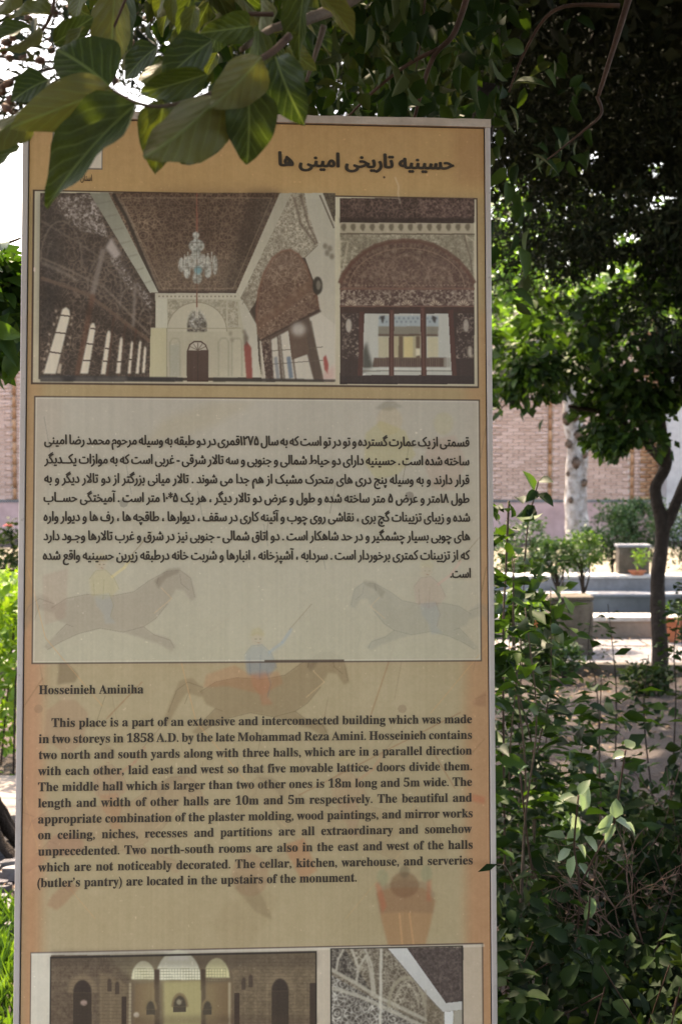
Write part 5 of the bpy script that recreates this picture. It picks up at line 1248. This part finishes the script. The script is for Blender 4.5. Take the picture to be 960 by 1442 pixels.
# the sprig that stands clear against the wall
sp = []
for (bx, by, tx, ty) in ((752, 690, 742, 664), (758, 677, 776, 675), (757, 692, 742, 703), (758, 695, 779, 708), (752, 712, 736, 728), (744, 716, 752, 730)):
    B, T = at(bx, by, 4.05), at(tx, ty, 4.02); sp.append(frames(np.array([T - B]), np.array([[0.2, -0.8, 0.6]]), np.array([(T - B).length * 1.1]), np.array([0.035]), np.array([B])))
q = spline([at(738, 790, 4.08), at(744, 730, 4.06), at(752, 700, 4.05), at(758, 676, 4.05)], 5)
MB().tube([p - t.location for p in q], 0.0022, 5).build('stem', M['twig'], t, smooth=True)
hug = []
for i_, (px_, py_, d_, rx_, rz_, n_) in enumerate(((706, 745, 4.0, 0.045, 0.10, 70), (718, 810, 4.05, 0.07, 0.12, 140), (716, 870, 3.95, 0.08, 0.12, 150), (738, 850, 4.3, 0.09, 0.10, 100), (715, 940, 3.9, 0.09, 0.14, 150), (735, 775, 4.2, 0.04, 0.05, 26))):
    q_, _ = cloud(n_, tuple(at(px_, py_, d_)), (rx_, 0.15, rz_), 700 + i_, 9, 0.34, (0.04, 0.08), 0.52, 0.2, 0.3); hug.append(q_)
q = spline([Vector((0.47, 3.98, 0)), at(708, 940, 3.95), at(712, 800, 4.0), at(716, 705, 4.0)], 6)
MB().tube([p - t.location for p in q], 0.0035, 5).build('stem', M['twig'], t, smooth=True)
leaves(t, np.concatenate([lanes(np.concatenate(hug), [(0.62, 3.7, 0.74, 0.11), (0.70, 3.7, 0.68, 0.10)], zmin=0.7)] + sp + [lanes(np.concatenate(ms), [(0.62, 3.7, 0.76, 0.2), (0.70, 3.7, 0.7, 0.2), (0.68, 3.75, 0.6, 0.18), (0.75, 3.7, 0.95, 0.10)], zmin=0.70)]), M['forked'], 'mid', 3, 300, 100)

t = empty('thin_saplings', (1.2, 6.0, 0), 'thin bare stemmed saplings rising from the soil before the pool', 'saplings')
ms = []
for i, (sx, sy, d, h, n) in enumerate(((845, 1010, 7.2, 0.80, 22), (866, 1010, 7.0, 0.86, 20), (740, 990, 7.0, 0.85, 46), (716, 970, 6.0, 0.85, 60), (752, 1020, 6.6, 0.6, 40), (945, 1040, 6.5, 0.95, 90), (925, 1060, 6.0, 0.75, 70), (958, 1010, 6.2, 1.1, 110))):
    ms.append(shoot(t, at(sx, sy, d).x, d, h, 130 + i, 'shrub', n, (0.03, 0.055), (random.uniform(-.06, .06), 0), 0.5, 'dark_bark', 0.0045, z0=0.3))
leaves(t, np.concatenate(ms), M['shrub'], 'mid', 3, 300, 130)

def thicket(name, label, seed, x0, x1, y0, y1, h, n, mat, ln=(0.035, 0.065), asp=0.6, singles=300, top=1.0, cat='undergrowth'):
    """a mound of leafy stems: leaves sit on a bumpy surface and through the depth below it"""
    t = empty(name, ((x0 + x1) / 2, (y0 + y1) / 2, 0), label, cat); r = np.random.default_rng(seed)
    X = r.uniform(x0, x1, n); Y = r.uniform(y0, y1, n)
    ph = r.uniform(0, 6, 6); H = h * (0.62 + 0.16 * np.sin(X * 7 + ph[0]) + 0.13 * np.sin(Y * 6 + ph[1]) + 0.10 * np.sin(X * 17 + Y * 11 + ph[2]))
    Z = H * (1 - 0.55 * r.random(n) ** 2.2) + r.normal(size=n) * 0.03; P = np.stack([X, Y, np.maximum(Z, 0.02)], 1)
    ax = r.normal(size=(n, 3)); ax[:, 2] += 0.1; nr = r.normal(size=(n, 3)) * 0.45; nr[:, 2] += 0.8; nr[:, 1] -= 0.35
    L = r.uniform(*ln, n)
    mb = MB(); random.seed(seed)
    for _ in range(int(n / 50)):
        x, y = random.uniform(x0, x1), random.uniform(y0, y1)
        q = [Vector((x, y, 0)) - t.location, Vector((x + random.uniform(-.1, .1), y + random.uniform(-.1, .1), h * .4)) - t.location, Vector((x + random.uniform(-.2, .2), y + random.uniform(-.15, .15), h * random.uniform(.6, .95))) - t.location]
        mb.tube(spline(q, 3), 0.0017, 4, cap=False)
    mb.build('twigs', M['redtwig'], t, smooth=True)['kind'] = 'stuff'
    leaves(t, frames(ax, nr, L, L * asp * r.uniform(.8, 1.2, n), P), M[mat], 'mid', 3, singles, seed)
    return t
thicket('undergrowth', 'dark glossy undergrowth filling the lower right corner', 141, 0.30, 1.35, 3.0, 4.5, 0.52, 5200, 'shrub', (0.03, 0.07))
thicket('undergrowth', 'middle band of leafy undergrowth behind the lower right corner', 142, 0.4, 2.0, 4.5, 5.7, 0.42, 3600, 'shrub')
thicket('undergrowth', 'taller glossy bush at the right edge halfway down', 143, 1.12, 1.9, 4.1, 5.0, 0.72, 1500, 'shrub', (0.045, 0.075))
thicket('low_plants', 'sparse low plants on the shaded soil before the paving', 144, 0.6, 3.2, 6.1, 9.6, 0.10, 420, 'shrub', (0.04, 0.08), cat='ground plants')

# the shoot in the sun; its leaf colour is paled to brighten it
t = empty('sunlit_shoot', (at(815, 1180, 3.7).x, 3.7, 0), 'sunlit shoot with leaves coloured pale for sunlight in the dark undergrowth', 'shoot')
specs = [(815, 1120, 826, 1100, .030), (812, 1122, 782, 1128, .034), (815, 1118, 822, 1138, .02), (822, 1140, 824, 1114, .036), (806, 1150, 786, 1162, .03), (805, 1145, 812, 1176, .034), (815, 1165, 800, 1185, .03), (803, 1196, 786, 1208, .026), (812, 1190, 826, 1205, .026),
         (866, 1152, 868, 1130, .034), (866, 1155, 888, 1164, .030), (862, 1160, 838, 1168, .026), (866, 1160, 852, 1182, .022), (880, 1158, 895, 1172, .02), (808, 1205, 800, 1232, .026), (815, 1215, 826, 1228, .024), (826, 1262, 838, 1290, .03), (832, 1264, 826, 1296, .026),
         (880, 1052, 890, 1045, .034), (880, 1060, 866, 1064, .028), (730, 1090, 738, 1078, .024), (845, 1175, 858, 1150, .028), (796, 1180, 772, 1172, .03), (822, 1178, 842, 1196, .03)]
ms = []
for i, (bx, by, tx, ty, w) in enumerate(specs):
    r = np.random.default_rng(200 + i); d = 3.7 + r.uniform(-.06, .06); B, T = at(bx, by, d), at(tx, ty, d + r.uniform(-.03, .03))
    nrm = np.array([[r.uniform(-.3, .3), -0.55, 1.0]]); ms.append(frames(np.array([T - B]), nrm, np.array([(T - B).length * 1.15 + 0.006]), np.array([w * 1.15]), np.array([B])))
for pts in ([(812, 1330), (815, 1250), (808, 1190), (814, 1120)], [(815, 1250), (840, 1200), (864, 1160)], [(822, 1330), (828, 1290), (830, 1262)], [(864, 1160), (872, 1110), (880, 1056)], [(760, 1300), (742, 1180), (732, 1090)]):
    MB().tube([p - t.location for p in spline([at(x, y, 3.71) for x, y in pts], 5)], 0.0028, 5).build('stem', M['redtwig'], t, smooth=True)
leaves(t, np.concatenate(ms), M['sunlit_leaf'], 'mid', 3, 300, 201)
# dry twiggy bush beside it
t = empty('dry_bush', (at(880, 1250, 3.9).x, 3.9, 0), 'dry reddish twig tangle right of the sunlit shoot', 'dry bush')
random.seed(77)
def twigs(t, p, d, L, r, depth):
    q = [p]; dd = d.copy()
    for _ in range(4):
        dd = (dd + Vector([random.uniform(-.35, .35) for _ in range(3)])).normalized(); q.append(q[-1] + dd * L / 4)
    MBT.tube(spline(q, 2), [r * (1 - .5 * i / (2 * 4)) for i in range(9)], 4, cap=False)
    if depth:
        for k in range(3): twigs(t, q[random.randint(2, 4)], (dd + Vector([random.uniform(-.9, .9) for _ in range(3)])).normalized(), L * .65, r * .6, depth - 1)
for k in range(6):
    MBT = MB(); twigs(t, Vector((random.uniform(-.08, .09), random.uniform(-.1, .1), 0.16)), Vector((random.uniform(-.6, .6), random.uniform(-.4, .4), 1)).normalized(), 0.21, 0.0036, 3)
    MBT.build('branch', M['drytwig'], t, smooth=True)
# one little leaf that reaches over the frame
t = empty('leaf_tip', tuple(at(698, 1220, 2.62)), 'single dark leaf reaching over the right rim of the board', 'leaf')
B, T = at(699, 1217, 2.62), at(673, 1227, 2.60); leaves(t, frames(np.array([T - B]), np.array([[0, -0.9, 0.5]]), np.array([(T - B).length]), np.array([0.015]), np.array([B])), M['shrub'], 'mid', 1, 5, 3)
MB().tube([Vector(p) - t.location for p in spline([at(699, 1217, 2.62), at(712, 1222, 2.75), at(730, 1260, 3.0)], 4)], 0.0012, 4).build('stalk', M['twig'], t, smooth=True)

# fallen leaves and clods on the soil
def scatter(name, x0, x1, y0, y1, n, mat, seed, ln=(0.02, 0.05)):
    r = np.random.default_rng(seed); P = np.stack([r.uniform(x0, x1, n), r.uniform(y0, y1, n), r.uniform(0.01, 0.05, n)], 1)
    ax = r.normal(size=(n, 3)) * np.array([1, 1, .25]); nr = r.normal(size=(n, 3)) * .25; nr[:, 2] += 1; L = r.uniform(*ln, n)
    V, F, UV = leaf_shape('low', 0); W = np.einsum('nij,kj->nki', frames(ax, nr, L, L * .55, P), np.concatenate([V, np.ones((len(V), 1))], 1))[:, :, :3]
    o = link(name, np_mesh(name, W.reshape(-1, 3), (F[None] + (np.arange(n) * len(V))[:, None, None]).reshape(-1, 4), mat)); o['kind'] = 'stuff'
scatter('leaf_litter', 0.2, 4.5, 3, 10.3, 5000, M['litter'], 301)
def _up(o, z): o.location.z = z
scatter('fallen_leaves', 0.9, 3.6, 10.5, 12.0, 260, M['litter'], 303)
_up(bpy.data.objects['fallen_leaves'], 0.045)
scatter('leaf_litter', -3.5, -0.7, 3, 10.3, 2500, M['litter'], 302)

# ------------------------------------------------------------------ left of the sign
t = empty('rose_bush', (-2.85, 12.1, 0), 'rose bush with a red flower at the left edge before the wall', 'rose bush')
Mx, C = cloud(1700, (-2.95, 12.1, 0.62), (0.34, 0.34, 0.42), 311, 24, 0.22, (0.04, 0.07), 0.6, 0.1)
limbs(t, [(-2.85, 12.1, -0.05), (-2.86, 12.1, 0.3), (-2.9, 12.1, 0.6)], (0.015, 0.008), C[:8], M['dark_bark'], 311, 'stem', 'twig', r0=0.006, joined=True)
leaves(t, Mx, M['shrub'], 'mid', 3, 120, 311)
c = at(12, 741, 12.0) - t.location
for k in range(14):
    a = k * 2.4; rr_ = 0.012 + 0.0016 * k; V, F, UV = leaf_shape('mid', 0)
    o = link('petal', leaf_mesh('mid', 0, M['petal']), t); ax = Vector((math.cos(a), math.sin(a), 0.9 - 0.06 * k)).normalized()
    m_ = frames(np.array([ax]), np.array([[-math.cos(a), -math.sin(a), 0.5]]), np.array([0.035]), np.array([0.036]), np.array([c + Vector((math.cos(a), math.sin(a), 0)) * rr_ * 0.4]))[0]; o.matrix_local = Matrix(m_.tolist())
def hedge(name, label, seed, x0, x1, y0, y1, h, n, mat):
    t = empty(name, ((x0 + x1) / 2, (y0 + y1) / 2, 0), label, 'hedge'); r = np.random.default_rng(seed)
    f = r.random(n); X = r.uniform(x0, x1, n); Y = r.uniform(y0, y1, n); Z = h * r.random(n) ** 0.6
    X = X + 0.05 * np.sin(Z * 9); ax = r.normal(size=(n, 3)); ax[:, 2] += 0.5; nr = r.normal(size=(n, 3)) * .6; nr[:, 2] += 0.6; L = r.uniform(.04, .075, n)
    mb = MB(); random.seed(seed)
    for _ in range(30):
        x, y = random.uniform(x0, x1), random.uniform(y0, y1)
        mb.tube([Vector((x, y, 0)) - t.location, Vector((x + random.uniform(-.1, .1), y, h * .5)) - t.location, Vector((x + random.uniform(-.1, .1), y, h * .9)) - t.location], 0.006, 4)
    mb.build('twigs', M['dark_bark'], t)['kind'] = 'stuff'
    leaves(t, frames(ax, nr, L, L * .6, np.stack([X, Y, Z], 1)), M[mat], 'mid', 3, 300, seed)
hedge('privet_hedge', 'bright sunlit yellow green hedge beside the left edge of the board', 321, -3.4, -1.45, 6.9, 7.9, 0.98, 7500, 'bright')
t = tag(MB().box(-6, -1.1, 6.0, 6.75, 0.045, 0.065).build('path', M['cream']), kind='structure')
# roots, pebbles and grass at the lower left
t = empty('old_stump', (-1.50, 5.6, 0), 'gnarled dark roots at the lower left beside the board', 'stump')
random.seed(9)
for k in range(9):
    a = random.uniform(0, 6.28); q = [Vector((0, 0, 0.34)), Vector((math.cos(a) * .1, math.sin(a) * .1, 0.24)), Vector((math.cos(a) * .2, math.sin(a) * .2, 0.08)), Vector((math.cos(a) * .34, math.sin(a) * .34, -0.02))]
    MB().tube(spline(q, 4), [0.05 - 0.003 * i for i in range(13)], 7, wob=.2).build('root', M['dark_bark'], t, smooth=True)
MB().tube([(0, 0, 0), (0.01, 0, .2), (0, .02, .42)], [.1, .07, .06], 9, wob=.15).build('stub', M['dark_bark'], t, smooth=True)
r = np.random.default_rng(330); mb = MB(); random.seed(330)
for _ in range(420):
    x, y, s_ = random.uniform(-2.2, -0.9), random.uniform(4.6, 6.0), random.uniform(.012, .035); mb.box(x - s_, x + s_, y - s_ * .8, y + s_ * .8, 0.0, 0.02 + s_, jit=s_ * .35)
mb.build('pebbles', M['stone'])['kind'] = 'stuff'
n = 9000; X = r.uniform(-2.4, -0.55, n); Y = r.uniform(3.2, 4.9, n); ax = r.normal(size=(n, 3)) * .45; ax[:, 2] = 1; nr = r.normal(size=(n, 3)); nr[:, 2] = .2; L = r.uniform(.06, .15, n)
V, F, UV = leaf_shape('low', 0); W = np.einsum('nij,kj->nki', frames(ax, nr, L, L * .09, np.stack([X, Y, np.full(n, 0.0)], 1)), np.concatenate([V, np.ones((len(V), 1))], 1))[:, :, :3]
o = link('grass', np_mesh('grass', W.reshape(-1, 3), (F[None] + (np.arange(n) * len(V))[:, None, None]).reshape(-1, 4), M['grass'], tint=np.repeat(r.random(n), len(V)))); o['kind'] = 'stuff'

# ------------------------------------------------------------------ the persimmon branch that hangs before the sign
TR = empty('persimmon_tree', (1.15, 1.9, 0), 'persimmon tree whose leafy branch hangs over the top of the board', 'tree')
tl = Vector(TR.location)
def twig(name, pts, r0, r1, mat='twig', n=7):
    q = spline([Vector(p) - tl for p in pts], 6); k = len(q)
    MB().tube(q, [r0 + (r1 - r0) * i / (k - 1) for i in range(k)], n, wob=.06).build(name, M[mat], TR, smooth=True)
# trunk stands outside the frame to the right, limb comes in over the top
twig('trunk', [(1.15, 1.9, -0.05), (1.13, 1.9, 0.9), (1.10, 1.92, 1.8), (1.0, 1.95, 2.6)], 0.075, 0.05, 'dark_bark', 12)
twig('limb', [(1.05, 1.93, 2.2), (0.6, 1.7, 2.45), P_(640, -110, 1.8), P_(500, -5, 1.78), P_(430, 28, 1.72), P_(385, 40, 1.66), P_(340, 70, 1.6)], 0.014, 0.003, 'twig', 9)
twig('twig', [P_(385, 20, 1.62), P_(330, 22, 1.63), P_(285, 45, 1.64), P_(230, 80, 1.66)], 0.0028, 0.0015, 'redtwig')
twig('twig', [P_(408, 50, 1.58), P_(385, 72, 1.57), P_(363, 86, 1.56), P_(340, 105, 1.55)], 0.0045, 0.003, 'redtwig')
twig('twig', [P_(456, 36, 1.75), P_(446, 70, 1.75), P_(431, 115, 1.75)], 0.0042, 0.002, 'twig')
twig('twig', [P_(340, 105, 1.55), P_(300, 130, 1.52), P_(240, 148, 1.5), P_(196, 146, 1.48), P_(150, 122, 1.5)], 0.0028, 0.0016, 'twig')
twig('twig', [P_(175, -30, 1.9), P_(168, 60, 1.86), P_(160, 120, 1.8)], 0.003, 0.0015, 'redtwig'); twig('twig', [P_(185, -20, 1.7), P_(160, 40, 1.72), P_(148, 70, 1.72)], 0.002, 0.001, 'redtwig')
twig('twig', [P_(40, 60, 1.7), P_(70, 28, 1.7), P_(80, -20, 1.7)], 0.002, 0.0025, 'redtwig')
# base, tip, width (photograph pixels), distance, how far the blade turns from facing us
LV = [(194, 146, 46, 270, 84, 1.45, 0.25), (158, 126, 22, 174, 62, 1.47, -0.4), (154, 122, 84, 56, 100, 1.52, 0.25), (70, 112, 14, 132, 46, 1.6, 0.3), (42, 150, -28, 222, 52, 1.55, 0.3), (75, 20, 8, 12, 34, 1.7, 0.6), (44, 38, -22, 52, 36, 1.65, 0.4), (56, 36, 12, 90, 22, 1.66, 0.6),
      (76, 62, 132, 24, 32, 1.7, 0.4), (120, 38, 84, 78, 20, 1.68, 0.6), (162, -12, 152, 104, 56, 1.72, -0.2), (176, -10, 172, 70, 40, 1.8, 0.3), (222, 66, 168, 104, 42, 1.62, 0.3), (236, 84, 196, 128, 34, 1.6, 0.1), (298, 58, 220, 108, 60, 1.55, 0.2), (292, 104, 188, 138, 40, 1.5, -0.4),
      (314, 132, 206, 242, 96, 1.46, 0.08), (322, 146, 250, 236, 62, 1.5, -0.2), (232, 140, 214, 238, 56, 1.52, 0.15), (368, 80, 304, 158, 66, 1.44, 0.1), (350, 120, 354, 232, 74, 1.46, -0.12), (388, 80, 416, 170, 64, 1.5, 0.3), (372, 92, 372, 152, 44, 1.55, 0.1), (275, 8, 261, 58, 28, 1.6, 0.2), (244, -8, 240, 34, 20, 1.7, 0.2),
      (232, -8, 228, 34, 22, 2.0, 0.2), (262, 46, 238, 56, 16, 2.0, 0.5), (306, 74, 288, 104, 20, 2.1, 0.2), (284, 100, 272, 120, 18, 2.1, 0.3), (120, -14, 100, 20, 40, 1.75, 0.5), (98, 8, 128, 22, 26, 1.85, 0.2), (330, 118, 332, 172, 40, 1.6, 0.1), (390, 110, 352, 140, 30, 1.62, 0.3),
      (30, 205, -16, 232, 30, 1.6, 0.5), (196, 58, 180, 110, 34, 1.75, 0.3), (205, 108, 226, 78, 26, 1.75, 0.2), (404, 66, 440, 96, 30, 1.72, 0.3), (20, -14, 4, 30, 30, 1.8, 0.3)]
ms = []
for i, (bx, by, tx, ty, w, d, turn) in enumerate(LV):
    r = np.random.default_rng(400 + i); B, T = at(bx, by, d), at(tx, ty, d - 0.02 * turn + r.uniform(-.02, .02)); A = (T - B); L = A.length
    nrm = Vector((r.uniform(-.15, .15), -1, 0.1)); side = A.normalized().cross(nrm).normalized(); nrm = (nrm.normalized() + side * turn * 1.3).normalized()
    if i % 3 == 1: nrm = -nrm
    ms.append(frames(np.array([A]), np.array([nrm]), np.array([L * 1.06]), np.array([w / FPX * d * (1.04 + 0.5 * abs(turn))]), np.array([B])))
# more leaves of the same crown, further back and out of the frame above
def hang(n, x0, x1, y0, y1, d0, d1, seed, ln=(0.075, 0.13)):
    r = np.random.default_rng(seed); P = np.array([at(r.uniform(x0, x1), r.uniform(y0, y1), r.uniform(d0, d1)) for _ in range(n)])
    ax = r.normal(size=(n, 3)) * .7; ax[:, 2] -= 0.9; nr = r.normal(size=(n, 3)) * .6; nr[:, 1] -= .5; nr[:, 2] += .4; L = r.uniform(*ln, n); return frames(ax, nr, L, L * r.uniform(.42, .6, n), P)
near = np.concatenate(ms + [hang(30, 250, 460, -60, 50, 1.6, 2.2, 500, (0.06, 0.10))])
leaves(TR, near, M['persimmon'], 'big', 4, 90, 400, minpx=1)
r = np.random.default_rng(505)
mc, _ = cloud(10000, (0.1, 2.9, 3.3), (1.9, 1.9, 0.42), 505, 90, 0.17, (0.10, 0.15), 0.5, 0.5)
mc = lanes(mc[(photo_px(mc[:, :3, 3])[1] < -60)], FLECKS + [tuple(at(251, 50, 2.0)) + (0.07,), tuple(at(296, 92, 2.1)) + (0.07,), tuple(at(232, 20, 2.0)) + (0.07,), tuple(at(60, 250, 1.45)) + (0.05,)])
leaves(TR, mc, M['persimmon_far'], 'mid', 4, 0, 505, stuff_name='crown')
TR2 = empty('fruit_tree', (0.35, 3.9, 0), 'tree with hanging oval leaves and red brown shoots behind the top of the board', 'tree')
tl = Vector(TR2.location)
_T = TR; TR = TR2
twig('trunk', [(0.35, 3.9, -0.05), (0.33, 3.9, 1.0), (0.30, 3.9, 1.9), (0.4, 3.9, 2.6)], 0.05, 0.03, 'dark_bark', 10)
for pts, r0 in (([P_(665, -30, 2.95), P_(640, 45, 2.95), P_(610, 80, 2.95), P_(590, 140, 2.96), P_(578, 190, 3.0)], .007), ([P_(618, 68, 2.95), P_(575, 90, 2.95), P_(530, 125, 2.96), P_(486, 168, 3.0)], .005), ([P_(890, -20, 3.0), P_(872, 40, 3.0), P_(850, 110, 3.0), P_(842, 135, 3.0)], .008),
                ([P_(872, 8, 3.0), P_(800, 8, 3.0), P_(765, 28, 3.0), P_(735, 80, 3.05), P_(716, 130, 3.1)], .005), ([P_(600, -20, 3.2), P_(592, 60, 3.2), P_(585, 100, 3.2)], .003), ([P_(840, 135, 3.0), P_(846, 160, 3.0), P_(820, 185, 3.0), P_(770, 225, 3.05)], .004)):
    twig('shoot', pts, r0, r0 * .45, 'redtwig')
h1 = hang(420, 400, 720, -50, 165, 2.85, 4.2, 501, (0.045, 0.085)); h2 = hang(60, 680, 830, -30, 240, 3.2, 4.2, 502, (0.04, 0.07)); h3 = hang(16, 690, 750, 200, 430, 3.2, 3.8, 503, (0.05, 0.09)); h4 = hang(60, 180, 460, -60, 110, 3.0, 3.8, 504, (0.05, 0.085))
h5, _ = cloud(9500, (0.35, 5.3, 3.45), (1.6, 1.2, 0.5), 506, 70, 0.17, (0.07, 0.12), 0.5, 0.6)  # crown added overhead to shade the undergrowth
h5 = gaps(h5, CEDGAP[-6:] + [((0, 0, EYE), at(x, y, 5.6), w / FPX * 5.6) for x, y, w in ((430, 150, 16), (440, 130, 8), (150, 60, 60), (215, 30, 60), (60, 60, 120))])
_x, _y, _ = photo_px(h5[:, :3, 3]); h5 = h5[~((_x > 690) & (_y > -30))]
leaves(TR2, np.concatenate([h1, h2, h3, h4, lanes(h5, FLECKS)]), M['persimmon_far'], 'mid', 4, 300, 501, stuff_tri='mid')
# leafy boughs left of the sign
t = empty('left_tree', (-1.75, 4.2, 0), 'leafy tree showing between the left edge of the picture and the board', 'tree')
Mx, C = cloud(420, tuple(at(-20, 425, 3.6)), (0.14, 0.2, 0.15), 511, 14, 0.3, (0.06, 0.11), 0.5, 0.7)
tl = Vector(t.location); TR = t
twig('trunk', [(-1.75, 4.2, -0.05), (-1.72, 4.2, 1.0), (-1.6, 4.1, 2.2), (-1.7, 4.1, 3.0)], 0.05, 0.03, 'dark_bark', 10)
twig('shoot', [P_(-60, 380, 3.6), P_(-10, 352, 3.6), P_(30, 335, 3.6)], 0.006, 0.003, 'redtwig'); twig('shoot', [P_(-60, 420, 3.6), P_(-10, 410, 3.6), P_(22, 392, 3.6)], 0.004, 0.002, 'redtwig')
twig('shoot', [(-1.62, 4.1, 2.05), P_(-60, 380, 3.6), P_(-60, 420, 3.6)], 0.01, 0.004, 'redtwig')
leaves(t, Mx, M['fruit'], 'mid', 3, 200, 511)
# conifer with brown cones against the sky, top left
t = empty('conifer', (-3.6, 8.4, 0), 'conifer with brown cones against the sky at the top left', 'tree')
Mx, C = cloud(3000, tuple(at(30, 60, 8.2)), (0.9, 0.8, 0.42), 521, 26, 0.16, (0.03, 0.07), 0.3, 0.2)
Mx2, C2 = cloud(700, tuple(at(215, 35, 8.2)), (0.35, 0.5, 0.3), 522, 9, 0.16, (0.03, 0.06), 0.3, 0.2)
limbs(t, [(-3.6, 8.4, -0.05), (-3.55, 8.4, 2), (-3.4, 8.35, 5.2)], (0.13, 0.05), list(C[:12]) + list(C2[:5]), M['dark_bark'], 521, r0=0.02)
leaves(t, np.concatenate([Mx, Mx2]), M['cedar'], 'low', 3, 0, 521, stuff_name='needles')
random.seed(523); cone_m = MB().lathe([(0.002, -0.022), (0.012, -0.015), (0.017, 0), (0.012, 0.014), (0.003, 0.022)], n=7).mesh('cone', M['cone'], True)
for k in range(90):
    cc = C[random.randrange(len(C))]; o = link('cone', cone_m, t); o.location = Vector(cc) + Vector([random.gauss(0, .12), random.gauss(0, .12), random.gauss(0, .07)]) - Vector(t.location); o.scale = (1.5,) * 3; o.rotation_euler = (random.uniform(0, 3), random.uniform(0, 3), 0)

# unseen tree added behind the camera to shade the board and undergrowth
t = empty('added_shade_tree', (-1.2, -4.2, 0), 'broad unseen tree added behind the camera for its shade', 'tree')
Mx, C = cloud(12000, (0, -2.3, 3.9), (5.2, 4.1, 1.0), 601, 110, 0.13, (0.16, 0.30), 0.6, 0.3)
limbs(t, [(-1.2, -4.2, -0.1), (-1.1, -4.2, 1.4), (-1.0, -4.1, 3.2)], (0.2, 0.11), C[:16], M['dark_bark'], 601, r0=0.05, joined=True)
leaves(t, Mx, M['fruit'], 'low', 3, 0, 601, stuff_name='crown')

t = empty('added_side_hedge', (2.0, 1.6, 0), 'unseen tall dark hedge added on the right to block side light', 'hedge')  # unseen hedge added to keep side light off the undergrowth
r = np.random.default_rng(611); n = 5000; P = np.stack([r.uniform(1.25, 2.4, n), r.uniform(-0.6, 3.2, n), r.uniform(0.05, 2.1, n)], 1)
P = P[P[:, 0] > 0.30 * P[:, 1] + 0.35]; n = len(P); L = r.uniform(.07, .12, n)
mb = MB(); random.seed(611)
for _ in range(24):
    y_ = random.uniform(-0.5, 3.0); x_ = random.uniform(1.5, 2.3); mb.tube([Vector((x_, y_, 0)) - t.location, Vector((x_ + .05, y_, 1.0)) - t.location, Vector((x_, y_ + .05, 1.9)) - t.location], 0.012, 5)
mb.build('stems', M['dark_bark'], t)['kind'] = 'stuff'
leaves(t, frames(r.normal(size=(n, 3)), r.normal(size=(n, 3)), L, L * .6, P), M['hedge'], 'low', 3, 0, 611)
